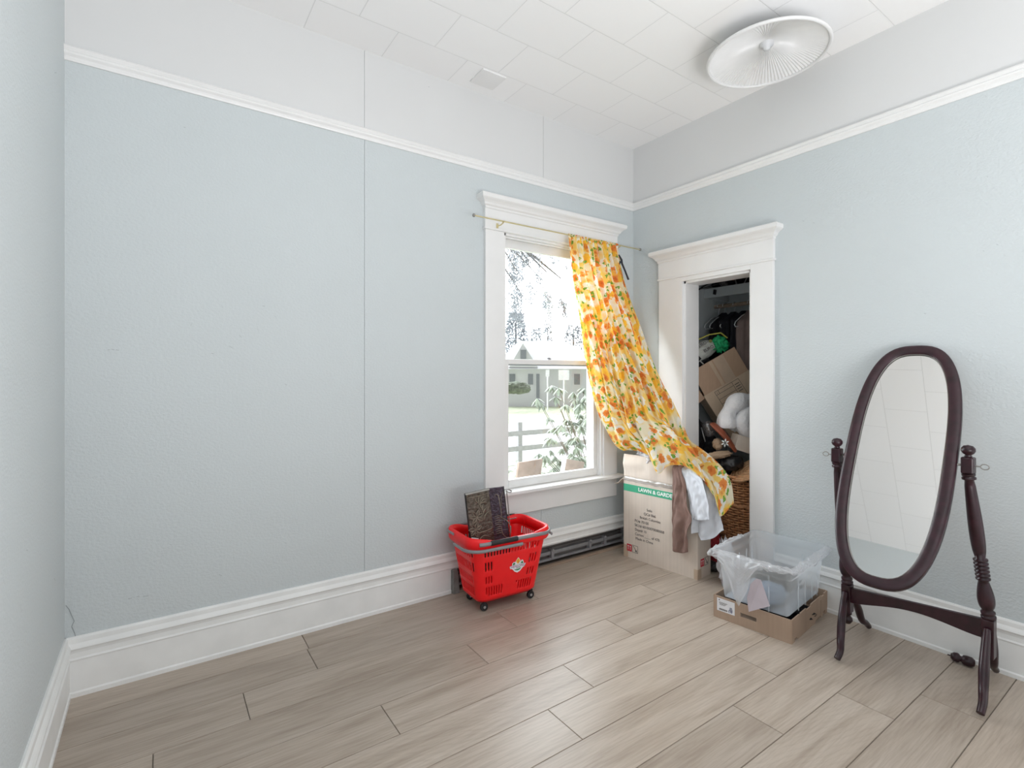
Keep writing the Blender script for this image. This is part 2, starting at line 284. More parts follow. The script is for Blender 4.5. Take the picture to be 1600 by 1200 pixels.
# ------------------------------------------------------------------ mesh builder
ORG = {}
class MB:
    def __init__(s): s.v = []; s.f = []; s.m = []; s.s = []; s.uv = []
    def add(s, vs_, fs, mi=0, smooth=False, uvs=None):
        o = len(s.v); s.v += [Vector(p) for p in vs_]
        for i, f in enumerate(fs):
            s.f.append([o + k for k in f]); s.m.append(mi); s.s.append(smooth)
            s.uv.append([uvs[k] for k in f] if uvs else None)
        return s
    def box(s, x0, x1, y0, y1, z0, z1, mi=0):
        v = [(x, y, z) for z in (z0, z1) for y in (y0, y1) for x in (x0, x1)]
        return s.add(v, [(0, 2, 3, 1), (4, 5, 7, 6), (0, 1, 5, 4), (2, 6, 7, 3), (0, 4, 6, 2), (1, 3, 7, 5)], mi)
    def obox(s, c, a, b, n, mi=0):
        """box centred at c with half-axis vectors a, b, n"""
        c, a, b, n = map(Vector, (c, a, b, n))
        v = [c + a * i + b * j + n * k for k in (-1, 1) for j in (-1, 1) for i in (-1, 1)]
        return s.add(v, [(0, 2, 3, 1), (4, 5, 7, 6), (0, 1, 5, 4), (2, 6, 7, 3), (0, 4, 6, 2), (1, 3, 7, 5)], mi)
    def tube(s, pts, r, seg=8, mi=0, caps=True, closed=False, up=None, flat=None):
        pts = [Vector(p) for p in pts]; n = len(pts)
        rs = r if isinstance(r, (list, tuple)) else [r] * n
        t0 = (pts[1] - pts[0]).normalized()
        u = Vector(up) if up else (Vector((0, 0, 1)) if abs(t0.z) < .9 else Vector((1, 0, 0)))
        vs_ = []
        for i, p in enumerate(pts):
            a = pts[(i - 1) % n] if (closed or i) else pts[0]; b = pts[(i + 1) % n] if (closed or i < n - 1) else pts[-1]
            t = (b - a).normalized()
            sd = t.cross(u)
            if sd.length < 1e-5: sd = t.orthogonal()
            sd.normalize(); u2 = sd.cross(t).normalized()
            if not up: u = u2
            fl = flat or 1.0
            for k in range(seg):
                an = 2 * PI * k / seg
                vs_.append(p + sd * math.cos(an) * rs[i] + u2 * math.sin(an) * rs[i] * fl)
        fs = []
        for i in range(n if closed else n - 1):
            j = (i + 1) % n
            for k in range(seg):
                k2 = (k + 1) % seg
                fs.append((i * seg + k, i * seg + k2, j * seg + k2, j * seg + k))
        s.add(vs_, fs, mi, True)
        if caps and not closed:
            s.add(vs_[:seg], [tuple(range(seg))[::-1]], mi); s.add(vs_[-seg:], [tuple(range(seg))], mi)
        return s
    def lathe(s, prof, c, axis=(0, 0, 1), seg=24, mi=0, smooth=True):
        c = Vector(c); ax = Vector(axis).normalized(); u = ax.orthogonal().normalized(); w_ = ax.cross(u)
        vs_ = []; 
        for r_, h in prof:
            for k in range(seg):
                an = 2 * PI * k / seg
                vs_.append(c + ax * h + (u * math.cos(an) + w_ * math.sin(an)) * r_)
        fs = [(i * seg + k, i * seg + (k + 1) % seg, (i + 1) * seg + (k + 1) % seg, (i + 1) * seg + k) for i in range(len(prof) - 1) for k in range(seg)]
        s.add(vs_, fs, mi, smooth)
        if prof[0][0] > 1e-4: s.add(vs_[:seg], [tuple(range(seg))[::-1]], mi)
        if prof[-1][0] > 1e-4: s.add(vs_[-seg:], [tuple(range(seg))], mi)
        return s
    def extr(s, poly, a, b, c0, c1, mi=0, smooth=False):
        """closed 2D polygon in the frame (a, b) swept from point c0 to c1"""
        a, b, c0, c1 = map(Vector, (a, b, c0, c1)); n = len(poly)
        v = [c0 + a * p + b * q for p, q in poly] + [c1 + a * p + b * q for p, q in poly]
        fs = [(i, (i + 1) % n, n + (i + 1) % n, n + i) for i in range(n)]
        s.add(v, fs, mi, smooth)
        return s.add(v, [tuple(range(n))[::-1], tuple(range(n, 2 * n))], mi)
    def grid(s, G, mi=0, smooth=True, uvf=None, skip=None):
        nr, nc = len(G), len(G[0])
        v = [p for row in G for p in row]
        uvs = [uvf(i, j) for i in range(nr) for j in range(nc)] if uvf else None
        fs = [(i * nc + j, i * nc + j + 1, (i + 1) * nc + j + 1, (i + 1) * nc + j) for i in range(nr - 1) for j in range(nc - 1) if not (skip and skip(i, j))]
        return s.add(v, fs, mi, smooth, uvs)
    def blob(s, c, rx, ry, rz, seed=0, amp=.12, n=20, mi=0, axes=None, freq=3.0):
        from mathutils import noise as mn
        bm = bmesh.new(); bmesh.ops.create_icosphere(bm, subdivisions=4 if n > 12 else 3, radius=1)
        A = axes or (Vector((1, 0, 0)), Vector((0, 1, 0)), Vector((0, 0, 1))); c = Vector(c)
        o = []
        for v in bm.verts:
            d = 1 + amp * 2 * mn.noise(v.co * freq + Vector((seed * 3.1, seed, 0))) + amp * mn.noise(v.co * freq * 3 + Vector((seed, 7, 3)))
            p = v.co * d; o.append(c + A[0] * p.x * rx + A[1] * p.y * ry + A[2] * p.z * rz)
        fs = [[v.index for v in f.verts] for f in bm.faces]; bm.free()
        return s.add(o, fs, mi, True)
    def build(s, name, mats, parent=None, origin=None, solid=None, bevel=None, subsurf=None, merge=False):
        if not isinstance(mats, (list, tuple)): mats = [mats]
        if parent is not None: base = ORG[parent]
        elif origin is not None: base = Vector(origin)
        else:
            xs = [p.x for p in s.v]; ys = [p.y for p in s.v]; zs = [p.z for p in s.v]
            base = Vector(((min(xs) + max(xs)) / 2, (min(ys) + max(ys)) / 2, min(zs)))
        me = bpy.data.meshes.new(name); me.from_pydata([tuple(p - base) for p in s.v], [], s.f)
        for m in mats: me.materials.append(m)
        me.polygons.foreach_set('material_index', s.m); me.polygons.foreach_set('use_smooth', s.s)
        if any(u for u in s.uv):
            L = me.uv_layers.new(name='UVMap'); k = 0
            for u, f in zip(s.uv, s.f):
                for i in range(len(f)): L.data[k].uv = u[i] if u else (0, 0); k += 1
        me.update()
        bm = bmesh.new(); bm.from_mesh(me)
        if merge: bmesh.ops.remove_doubles(bm, verts=bm.verts, dist=1e-5)
        if not any(u for u in s.uv): bmesh.ops.recalc_face_normals(bm, faces=bm.faces)
        bm.to_mesh(me); bm.free()
        o = bpy.data.objects.new(name, me); C.objects.link(o)
        if parent is not None: o.parent = parent
        else: o.location = base
        ORG[o] = base
        if solid: md = o.modifiers.new('thickness', 'SOLIDIFY'); md.thickness = solid; md.offset = 0
        if bevel: md = o.modifiers.new('edge', 'BEVEL'); md.width = bevel; md.segments = 2; md.limit_method = 'ANGLE'
        if subsurf: md = o.modifiers.new('smooth', 'SUBSURF'); md.levels = subsurf; md.render_levels = subsurf
        return o
def tag(o, label, cat, group=None, kind=None):
    o['label'] = label; o['category'] = cat
    if group: o['group'] = group
    if kind: o['kind'] = kind
    return o
def thing(name, label, cat, loc, group=None, kind=None):
    o = bpy.data.objects.new(name, None); C.objects.link(o); o.location = loc; o.empty_display_size = .05
    ORG[o] = Vector(loc); return tag(o, label, cat, group, kind)
def struct(o, label=None):
    o['kind'] = 'structure'
    if label: o['label'] = label
    return o
def text(body, org, xd, yd, size, m, parent, name, lift=.0006, align='LEFT', squeeze=1.0, bold=0):
    cu = bpy.data.curves.new('t', 'FONT'); cu.body = body; cu.size = size; cu.align_x = align; cu.extrude = .0002; cu.offset = bold
    ob = bpy.data.objects.new('t', cu); C.objects.link(ob)
    dg = bpy.context.evaluated_depsgraph_get(); dg.update()
    me = bpy.data.meshes.new_from_object(ob.evaluated_get(dg)); bpy.data.objects.remove(ob)
    xd = Vector(xd).normalized(); yd = Vector(yd).normalized(); n = xd.cross(yd).normalized()
    for v in me.vertices:
        v.co = Vector(org) + xd * v.co.x * squeeze + yd * v.co.y + n * (v.co.z + lift) - ORG[parent]
    me.materials.clear(); me.materials.append(m); me.name = name
    o = bpy.data.objects.new(name, me); C.objects.link(o); o.parent = parent; ORG[o] = ORG[parent]; return o
def lerp(a, b, t): return a + (b - a) * t
def resample(P, n):
    P = [Vector(p) for p in P]; L = [0]
    for a, b in zip(P, P[1:]): L.append(L[-1] + (b - a).length)
    o = []; k = 0
    for i in range(n):
        d = L[-1] * i / (n - 1)
        while k < len(P) - 2 and L[k + 1] < d: k += 1
        t = (d - L[k]) / max(1e-9, L[k + 1] - L[k]); 
        # catmull-rom
        p0 = P[max(0, k - 1)]; p1 = P[k]; p2 = P[k + 1]; p3 = P[min(len(P) - 1, k + 2)]
        o.append(.5 * ((2 * p1) + (p2 - p0) * t + (2 * p0 - 5 * p1 + 4 * p2 - p3) * t * t + (3 * p1 - p0 - 3 * p2 + p3) * t ** 3))
    return o, L[-1]
def coons(left, right, top, bottom, nu, nv):
    l, _ = resample(left, nv); r_, _ = resample(right, nv); t, _ = resample(top, nu); b, _ = resample(bottom, nu)
    G = []
    for j in range(nv):
        v = j / (nv - 1); row = []
        for i in range(nu):
            u = i / (nu - 1)
            row.append(l[j] * (1 - u) + r_[j] * u + t[i] * (1 - v) + b[i] * v - (l[0] * (1 - u) * (1 - v) + r_[0] * u * (1 - v) + l[-1] * (1 - u) * v + r_[-1] * u * v))
        G.append(row)
    return G
def displace(G, fn):
    nv, nu = len(G), len(G[0]); out_ = []
    for j in range(nv):
        row = []
        for i in range(nu):
            a = G[j][min(nu - 1, i + 1)] - G[j][max(0, i - 1)]; b = G[min(nv - 1, j + 1)][i] - G[max(0, j - 1)][i]
            n = a.cross(b)
            n = n.normalized() if n.length > 1e-9 else Vector((0, -1, 0))
            if n.dot(G[j][i] - EV) > 0: n = -n
            row.append(G[j][i] + n * fn(i / (nu - 1), j / (nv - 1)))
        out_.append(row)
    return out_

# ================================================================== THE ROOM
YW = 2.85; XW = 3.19; XL = -.325; ZC = 3.21; ZR = 2.71; YB = -1.2; TH = .14; YS = .15   # wide side opening added to let in fill daylight starts here, beside the viewer
WX0, WX1, WZ0, WZ1 = 1.905, 2.832, .575, 2.325     # window opening
DY0, DY1, DZ = 1.835, 2.357, 2.055                  # closet doorway
# floor: planks as shallow boxes over a dark bed
fl = MB(); fl.box(XL, 4.3, YB, 2.95, -.05, -.0035, 1)
rowY = [.582 - .2085 * 8 + .2085 * k for k in range(20)]
offs = {8: 2.679, 9: 1.10, 10: 1.954, 11: 2.308, 12: 1.308, 13: 1.567, 14: .757, 15: 1.285, 16: .30, 17: .61, 18: .62}
rnd = []
def plank(x0, x1, y0, y1):
    g = .0012; c = .0011
    v = [(x0 + g, y0 + g, -.003), (x1 - g, y0 + g, -.003), (x1 - g, y1 - g, -.003), (x0 + g, y1 - g, -.003),
         (x0 + g + c, y0 + g + c, 0), (x1 - g - c, y0 + g + c, 0), (x1 - g - c, y1 - g - c, 0), (x0 + g + c, y1 - g - c, 0)]
    fl.add(v, [(4, 5, 6, 7), (0, 1, 5, 4), (1, 2, 6, 5), (2, 3, 7, 6), (3, 0, 4, 7)], 0)
for k in range(19):
    y0, y1 = rowY[k], rowY[k + 1]
    y0 = max(y0, YB); y1 = min(y1, 2.84)
    if y1 - y0 < .01: continue
    xj = offs.get(k, random.uniform(0, 1.3)); x = xj - 1.3 * math.ceil((xj - XL) / 1.3)
    while x < 4.3:
        a, b = max(x, XL), min(x + 1.3, 4.3)
        if b - a > .01: plank(a, b, y0, y1)
        x += 1.3
fo = fl.build('floor', [M['floor'], M['gap']], origin=(0, 0, 0)); struct(fo)
ca = fo.data.color_attributes.new('plank', 'FLOAT_COLOR', 'CORNER')
li = 0; cur = None
for i, p in enumerate(fo.data.polygons):
    if i >= 6 and (i - 6) % 5 == 0: cur = (random.random(), random.random(), random.random(), 1)
    for _ in p.loop_indices: ca.data[li].color = cur or (0, 0, 0, 1); li += 1
# ceiling
c_ = MB().box(XL - TH, XW + TH, YB, YW + TH, ZC, ZC + .12); struct(c_.build('ceiling', M['ceiling'], origin=(0, 0, 0)))
MB_ = MB
# back wall (holds the window), lower paint and white frieze, with thin panel seams
b_ = MB()
def wallrow(bm_, x0, x1, z0, z1, mi, seams=()):
    xs = [x0] + [s for s in seams if x0 < s < x1] + [x1]
    for a, b in zip(xs, xs[1:]):
        g0 = .0011 if a in seams else 0; g1 = .0011 if b in seams else 0
        bm_.box(a + g0, b - g1, YW, YW + TH, z0, z1, mi)
SE = (.962,)
b_.box(XL - TH, XW + TH, YW + .004, YW + TH + .01, WZ1, ZC, 0)
b_.box(XL - TH, WX0, YW + .004, YW + TH + .01, .15, WZ1, 0); b_.box(WX1, XW + TH, YW + .004, YW + TH + .01, .15, WZ1, 0); b_.box(WX0, WX1, YW + .004, YW + TH + .01, .15, WZ0, 0)
wallrow(b_, XL, XW, ZR, ZC, 1, (.962, onY(849, 220, YW).x)); wallrow(b_, XL, XW, WZ1, ZR, 0, (.962,))
wallrow(b_, XL, WX0, .15, WZ1, 0, SE); wallrow(b_, WX1, XW, .15, WZ1, 0); wallrow(b_, WX0, WX1, .15, WZ0, 0, (2.235,))
wallrow(b_, XL, 1.5, -.05, .15, 0); b_.box(3.12, XW, YW, YW + TH, -.05, .15, 0)
wb = struct(b_.build('wall_back', [M['wall'], M['frieze']], origin=(0, YW, 0)))
# recess where the baseboard is missing
rc = MB(); rc.box(1.5, 3.12, YW + .075, YW + .13, -.05, .15, 0); rc.box(1.5, 3.12, YW - .012, YW + .075, -.05, -.004, 0)
for k in range(3): rc.box(1.52, 3.10, YW + .062, YW + .075, .012 + k * .046, .05 + k * .046, 0)
struct(rc.build('wall_recess', M['darkwood']))
rs = MB(); rs.box(1.53, 3.14, YW - .04, YW - .012, 0, .014, 0); struct(rs.build('trim_4', M['subwood'], bevel=.002))
# left wall, right wall
l_ = MB(); l_.box(XL - TH, XL, YB, YW, -.05, ZR, 0); l_.box(XL - TH, XL, YB, YW, ZR, ZC, 0)
wl = struct(l_.build('wall_left', [M['wall'], M['frieze']], origin=(XL, 0, 0)))
r_ = MB(); r_.box(XW, XW + TH, YS, DY0, -.05, ZR, 0); r_.box(XW, XW + TH, YB - .05, YB + .1, -.05, ZR, 0); r_.box(XW, XW + TH, YB, YS, 2.45, ZR, 0); r_.box(XW, XW + TH, DY1, YW, -.05, ZR, 0)
r_.box(XW, XW + TH, DY0, DY1, DZ, ZR, 0); r_.box(XW, XW + TH, YB, YW, ZR, ZC, 1)
wr = struct(r_.build('wall_right', [M['wall'], M['frieze']], origin=(XW, 0, 0)))
# scuffs on the walls (wear with a shape of its own)
def scuffs(name, wall, pts, plane):
    s = MB()
    for x, y, a, l in pts:
        p = plane(x, y); q = plane(x + l * math.cos(a), y + l * math.sin(a)); w_ = Vector((0, 0, .0016))
        n = Vector((0, -.0006, 0)) if plane is py_ else Vector((.0006, 0, 0)) if plane is pl_ else Vector((-.0006, 0, 0))
        s.add([p + n, q + n, q + w_ + n, p + w_ + n], [(0, 1, 2, 3)])
    s.build(name, M['mark'], parent=wall)
py_ = lambda x, y: onY(x, y, YW - .0002)
pl_ = lambda x, y: onX(x, y, XL + .0002)
pr_ = lambda x, y: onX(x, y, XW - .0002)
sc = [(168, 547, 0, 4), (174, 546, .2, 5), (181, 547, .1, 5), (200, 936, -.2, 6), (213, 933, -.2, 5), (224, 932, -.1, 8), (347, 478, 1.2, 4), (430, 494, 1, 5), (402, 512, 1.3, 9), (376, 515, 1.4, 6), (374, 524, .8, 5),
      (358, 541, .5, 6), (330, 552, .3, 4), (300, 505, 2, 5), (410, 478, .3, 4), (605, 878, .9, 7), (640, 862, 1.2, 6), (342, 898, .4, 5), (287, 199, .2, 3), (669, 136, 0, 2), (445, 600, .6, 4), (250, 480, .9, 3)]
scuffs('scuff', wb, sc, py_)
scuffs('scuff', wl, [(85, 114, 0, 3), (75, 463, 1.5, 14), (77, 487, 1.5, 12), (41, 860, .1, 2), (31, 945, 1.4, 12), (84, 904, 1, 4)], pl_)
scuffs('scuff', wr, [(1254, 345, .4, 3), (1270, 348, .3, 3), (1379, 290, .5, 2), (1542, 276, .5, 2), (1557, 382, .4, 3), (1536, 392, .4, 2), (1444, 490, .2, 3)], pr_)
# closet shell
CX1 = 4.15; CYs = 2.62; CYn = 1.35; CZ = 2.75
def cb(name, *a):
    return struct(MB().box(*a).build(name, M['closet']))
cb('wall_closet_back', CX1, CX1 + .1, CYn - .1, YW, -.05, CZ); cb('wall_closet_left', XW + TH, CX1, CYs, CYs + .1, -.05, CZ)
cb('wall_closet_right', XW + TH, CX1, CYn - .1, CYn, -.05, CZ); cb('ceiling_closet', XW + TH, CX1 + .1, CYn - .1, YW, CZ, CZ + .08)
# picture rails
railp = [(0, 0), (.006, 0), (.010, .008), (.010, .018), (.018, .026), (.020, .034), (.014, .040), (.020, .047), (.024, .053), (.020, .060), (0, .060)]
def profile_run(name, prof, runs, m, z=0):
    b = MB()
    for p0, p1, out_ in runs:
        b.extr(prof, out_, (0, 0, 1), (p0[0], p0[1], z), (p1[0], p1[1], z))
    return struct(b.build(name, m))
profile_run('trim_1', railp, [((XL, YW), (XW, YW), (0, -1, 0))], M['trim'], ZR - .008)
profile_run('trim_2', railp, [((XW, YW - .0), (XW, YB), (-1, 0, 0))], M['trim'], ZR - .008)
# baseboards
basep = [(0, .252), (.006, .252), (.012, .244), (.013, .225), (.020, .214), (.024, .205), (.018, .196), (.015, .185), (.016, .165), (.021, .158), (.018, .15), (.018, .024), (.023, .018), (.023, 0), (0, 0)]
capp = [(0, .252), (.006, .252), (.012, .244), (.013, .225), (.020, .214), (.024, .205), (.018, .196), (.015, .185), (.016, .165), (.021, .158), (.016, .146), (0, .146)]
bb = MB(); bb.extr(basep, (0, -1, 0), (0, 0, 1), (XL, YW, 0), (1.505, YW, 0)); bb.extr(capp, (0, -1, 0), (0, 0, 1), (1.505, YW, 0), (XW, YW, 0))
bbo = struct(bb.build('baseboard_back', M['basepaint']))
profile_run('baseboard_left', basep, [((XL, YB), (XL, YW), (1, 0, 0))], M['basepaint'])
profile_run('baseboard_right', basep, [((XW, YS), (XW, DY0 - .15), (-1, 0, 0)), ((XW, DY1 + .15 + .1), (XW, YW), (-1, 0, 0))], M['basepaint'])
# crack / paint chip by the left corner
ck = MB(); ck.tube([onY(x, y, YW - .0008) for x, y in [(103, 946), (108, 952), (112, 962), (116, 970), (112, 979), (117, 990), (118, 996)]], .0012, 5)
ck.build('crack', M['mark'], parent=wb)

# ================================================================== WINDOW
win = thing('window_1', 'white double-hung window with tall head casing, floral curtain half drawn', 'window', (2.366, YW, WZ0)); win['kind'] = 'structure'; del win['category']
for a, b in ((1.756, 1.905), (2.832, 2.976)):
    MB().box(a, b, YW - .024, YW, .56, 2.328).build('side_casing', M['trim'], win, bevel=.002)
MB().box(1.745, 2.985, YW - .034, YW, 2.322, 2.337).build('head_bead', M['trim'], win, bevel=.004)
MB().box(1.752, 2.980, YW - .026, YW, 2.337, 2.462).build('head_casing', M['trim'], win, bevel=.001)
capprof = [(0, 0), (.030, 0), (.034, .006), (.034, .014), (.044, .022), (.050, .034), (.060, .044), (.074, .052), (.080, .058), (.082, .078), (.078, .086), (0, .086)]
def cap(name, parent, p0, p1, out_, z, ret):
    """crown cap with mitred returns"""
    b = MB(); p0 = Vector(p0); p1 = Vector(p1); o = Vector(out_); d = (p1 - p0).normalized()
    v = []
    for e, sgn, p in ((0, -1, p0), (1, 1, p1)):
        v += [p + d * sgn * max(0, a - .03) + o * a + Vector((0, 0, z + h)) for a, h in capprof[1:-1]]
    n = len(capprof) - 2
    fs = [(i, i + 1, n + i + 1, n + i) for i in range(n - 1)]
    b.add(v, fs)
    for e, sgn, p in ((0, -1, p0), (1, 1, p1)):
        a0 = [p + d * sgn * max(0, a - .03) + o * a + Vector((0, 0, z + h)) for a, h in capprof[1:-1]]
        a1 = [p + d * sgn * max(0, a - .03) + Vector((0, 0, z + h)) for a, h in capprof[1:-1]]
        b.add(a0 + a1, [(i, i + 1, n + i + 1, n + i) for i in range(n - 1)])
    q = [p0 - d * .048 + o * .078, p1 + d * .048 + o * .078, p1 + d * .048, p0 - d * .048]
    b.add([x + Vector((0, 0, z + .086)) for x in q], [(0, 1, 2, 3)])
    q = [p0 + o * .03, p1 + o * .03, p1, p0]; b.add([x + Vector((0, 0, z)) for x in q], [(0, 1, 2, 3)])
    return b.build(name, M['trim'], parent, merge=True)
cap('crown_cap', win, (1.752, YW, 0), (2.980, YW, 0), (0, -1, 0), 2.458, .05)
MB().box(1.72, 3.01, YW - .075, YW + .06, WZ0 - .012, WZ0 + .012).build('stool', M['trim'], win, bevel=.005)
MB().box(1.756, 2.976, YW - .022, YW, .415, .563).build('apron', M['trim'], win, bevel=.003)
jb = MB(); jb.box(WX0, WX0 + .018, YW - .01, YW + TH + .01, WZ0, WZ1); jb.box(WX1 - .018, WX1, YW - .01, YW + TH + .01, WZ0, WZ1); jb.box(WX0, WX1, YW - .01, YW + TH + .01, WZ1 - .018, WZ1)
jb.box(WX0, WX1, YW + .06, YW + TH + .03, WZ0 - .02, WZ0 + .004)
jb.build('jamb', M['trim'], win)
sb = MB()
for a in (WX0 + .018, WX1 - .030): sb.box(a, a + .012, YW + .008, YW + .020, WZ0 + .012, WZ1 - .018)
sb.box(WX0 + .018, WX1 - .018, YW + .008, YW + .020, WZ1 - .030, WZ1 - .018)
sb.build('stop_bead', M['trim'], win, bevel=.002)
def sash(name, x0, x1, y0, y1, z0, z1, st, bot, top):
    s = MB(); s.box(x0, x0 + st, y0, y1, z0, z1); s.box(x1 - st, x1, y0, y1, z0, z1); s.box(x0 + st, x1 - st, y0, y1, z0, z0 + bot); s.box(x0 + st, x1 - st, y0, y1, z1 - top, z1)
    o = s.build(name, M['trim'], win, bevel=.003)
    yc = (y0 + y1) / 2
    MB().box(x0 + st - .004, x1 - st + .004, yc - .0015, yc + .0015, z0 + bot - .004, z1 - top + .004).build('glass_pane', M['glass'], o)
    return o
low = sash('lower_sash', WX0 + .019, WX1 - .019, YW + .022, YW + .056, WZ0 + .013, 1.475, .046, .058, .034)
MB().box(WX0 + .064, WX1 - .064, YW + .030, YW + .036, 1.432, 1.440).build('putty_line', M['mark'], low)
up_ = sash('upper_sash', WX0 + .019, WX1 - .019, YW + .060, YW + .094, 1.440, WZ1 - .018, .046, .034, .06)
lk = MB(); lp = onY(858, 563, YW + .045); lk.lathe([(.012, 0), (.012, .004), (.006, .006), (.006, .012), (0, .013)], (lp.x, YW + .045, 1.475), seg=12)
lk.tube([(lp.x - .02, YW + .04, 1.485), (lp.x, YW + .045, 1.49), (lp.x + .022, YW + .05, 1.482)], .004, 6)
lk.build('sash_lock', M['greymetal'], win)
# things in the recess
rail = thing('metal_rail', 'dusty grey metal rail bolted inside the gap where the baseboard is missing', 'metal rail', (2.3, YW + .03, .05))
MB().obox((2.33, YW + .035, .072), (.76, 0, 0), (0, .010, 0), (0, 0, .013)).build('rail_bar', M['greymetal'], rail, bevel=.003)
MB().obox((2.33, YW + .030, .028), (.76, 0, 0), (0, .012, 0), (0, 0, .008)).build('rail_foot', M['greymetal'], rail, bevel=.003)
for px, py in ((863, 868), (922, 847), (945, 842)):
    p = onY(px, py, YW + .02); g = MB(); g.box(p.x - .012, p.x + .012, YW + .012, YW + .05, .03, .10); g.build('bracket', M['greymetal'], rail, bevel=.002)
    MB().lathe([(.009, 0), (.009, .006), (.004, .008), (.004, .012)], (p.x, YW + .012, .095), (0, -1, 0), 10).build('bolt', M['bolt'], rail)
wbk = MB(); wbk.add([(1.508, YW - .045, 0), (1.555, YW - .045, 0), (1.555, YW + .07, 0), (1.508, YW + .07, 0), (1.510, YW - .04, .15), (1.545, YW - .035, .146), (1.55, YW + .07, .146), (1.508, YW + .07, .148)],
        [(0, 3, 2, 1), (4, 5, 6, 7), (0, 1, 5, 4), (1, 2, 6, 5), (2, 3, 7, 6), (3, 0, 4, 7)])
tag(wbk.build('wood_block', M['block'], bevel=.003), 'rough grey wooden block capping the cut baseboard behind the red basket', 'block')
# ================================================================== CLOSET DOORWAY
dr = thing('door_1', 'white cased closet doorway without a door', 'doorway', (XW, 2.1, 0)); dr['kind'] = 'structure'; del dr['category']
MB().box(XW - .024, XW, DY0 - .150, DY0, 0, 2.088).build('side_casing', M['trim'], dr, bevel=.002)
MB().box(XW - .024, XW, DY1, DY1 + .215, 0, 2.088).build('side_casing', M['trim'], dr, bevel=.002)
MB().box(XW - .024, XW, DY0, DY1, DZ, 2.088).build('head_strip', M['trim'], dr)
MB().box(XW - .034, XW, DY0 - .160, DY1 + .225, 2.086, 2.100).build('head_bead', M['trim'], dr, bevel=.004)
MB().box(XW - .026, XW, DY0 - .152, DY1 + .218, 2.100, 2.225).build('head_casing', M['trim'], dr, bevel=.001)
cap('crown_cap', dr, (XW, DY0 - .152, 0), (XW, DY1 + .218, 0), (-1, 0, 0), 2.222, .05)
jb = MB(); jb.box(XW - .004, XW + TH + .01, DY0 - .001, DY0 + .016, 0, DZ); jb.box(XW - .004, XW + TH + .01, DY1 - .016, DY1 + .001, 0, DZ); jb.box(XW - .004, XW + TH + .01, DY0, DY1, DZ - .016, DZ + .001)
jb.build('jamb', M['trim'], dr)
# ================================================================== CEILING THINGS
LC = (2.712, 1.478); 
cl = thing('ceiling_light', 'shallow ribbed frosted glass ceiling light with a rolled rim', 'ceiling light', (*LC, ZC))
s = MB(); nr, nc = 14, 192; G = []
for i in range(nr):
    t = i / (nr - 1); rr = .03 + .265 * t; row = []
    for k in range(nc + 1):
        a = 2 * PI * k / nc; rib = .0026 * (1 if k % 2 else -1) * min(1, t * 4)
        row.append(Vector((LC[0] + rr * math.cos(a), LC[1] + rr * math.sin(a), 3.168 - .068 * t ** 1.8 + rib)))
    G.append(row)
s.grid(G, smooth=False); s.build('glass_shade', M['lightglass'], cl, solid=.003)
s = MB(); s.tube([(LC[0] + .298 * math.cos(a), LC[1] + .298 * math.sin(a), 3.098) for a in [2 * PI * k / 96 for k in range(96)]], .009, 10, closed=True); s.build('shade_rim', M['lightglass'], cl)
s = MB(); s.lathe([(.045, .05), (.045, .01), (.034, .0), (.034, -.012), (.018, -.02), (.018, -.03), (0, -.034)], (*LC, 3.165), seg=24); s.build('centre_cap', M['hanger'], cl)
tag(MB().box(1.602, 1.770, 2.604, 2.765, ZC - .010, ZC).build('access_panel', M['trim'], bevel=.001), 'small square white panel fixed flat to the ceiling above the window wall', 'panel')
# ================================================================== CURTAIN
rod = thing('curtain_rod', 'thin brass tension rod across the top of the window', 'curtain rod', (2.4, 2.75, 2.365))
MB().tube([(1.63, 2.75, 2.366), (3.15, 2.75, 2.366)], .0045, 10).build('rod', M['brass'], rod)
for x, d in ((1.63, -1), (3.15, 1)):
    MB().lathe([(.0045, 0), (.011, .004), (.011, .012), (.005, .016), (0, .017)], (x, 2.75, 2.366), (d, 0, 0), 12).build('end_cap', M['steel'], rod)
for x in (1.845, 2.93):
    b = MB(); b.tube([(x, YW - .026, 2.352), (x, 2.78, 2.350), (x, 2.752, 2.357)], .004, 6); b.box(x - .008, x + .008, YW - .029, YW - .026, 2.335, 2.37); b.tube([(x, 2.752 + .009 * math.cos(a), 2.366 + .009 * math.sin(a)) for a in [PI * (.9 + 1.2 * k / 8) for k in range(9)]], .003, 6)
    b.build('bracket', M['brass'], rod)
cL = [(2.402, 2.75, 2.372), (2.42, 2.75, 2.226), (2.445, 2.75, 2.055), (2.488, 2.75, 1.87), (2.525, 2.75, 1.696), (2.563, 2.75, 1.487), (2.622, 2.745, 1.257), (2.689, 2.74, 1.075), (2.765, 2.73, .947), (2.843, 2.72, .836), (2.900, 2.70, .79)]
cR = [(2.903, 2.75, 2.372), (2.917, 2.75, 2.293), (2.956, 2.74, 2.118), (3.02, 2.71, 1.918), (3.047, 2.66, 1.77), (3.04, 2.573, 1.578), (3.05, 2.521, 1.447), (3.06, 2.447, 1.299), (3.07, 2.375, 1.184), (3.08, 2.294, 1.026), (3.08, 2.235, .914), (3.08, 2.168, .873), (3.08, 2.058, .812), (3.07, 1.952, .733), (3.05, 1.894, .657), (3.03, 1.864, .546)]
cH = [(2.900, 2.70, .79), (2.895, 2.587, .825), (2.90, 2.431, .79), (2.885, 2.334, .690), (2.895, 2.28, .735), (2.905, 2.229, .755), (2.92, 2.144, .755), (2.935, 2.08, .72), (2.94, 2.02, .68), (2.95, 1.984, .59), (2.97, 1.928, .455), (3.03, 1.864, .546)]
cT = [(2.402, 2.75, 2.372), (2.57, 2.75, 2.372), (2.73, 2.75, 2.372), (2.903, 2.75, 2.372)]
NU, NV = 170, 230
G = coons(cL, cR, cT, cH, NU, NV)
from mathutils import noise as mn
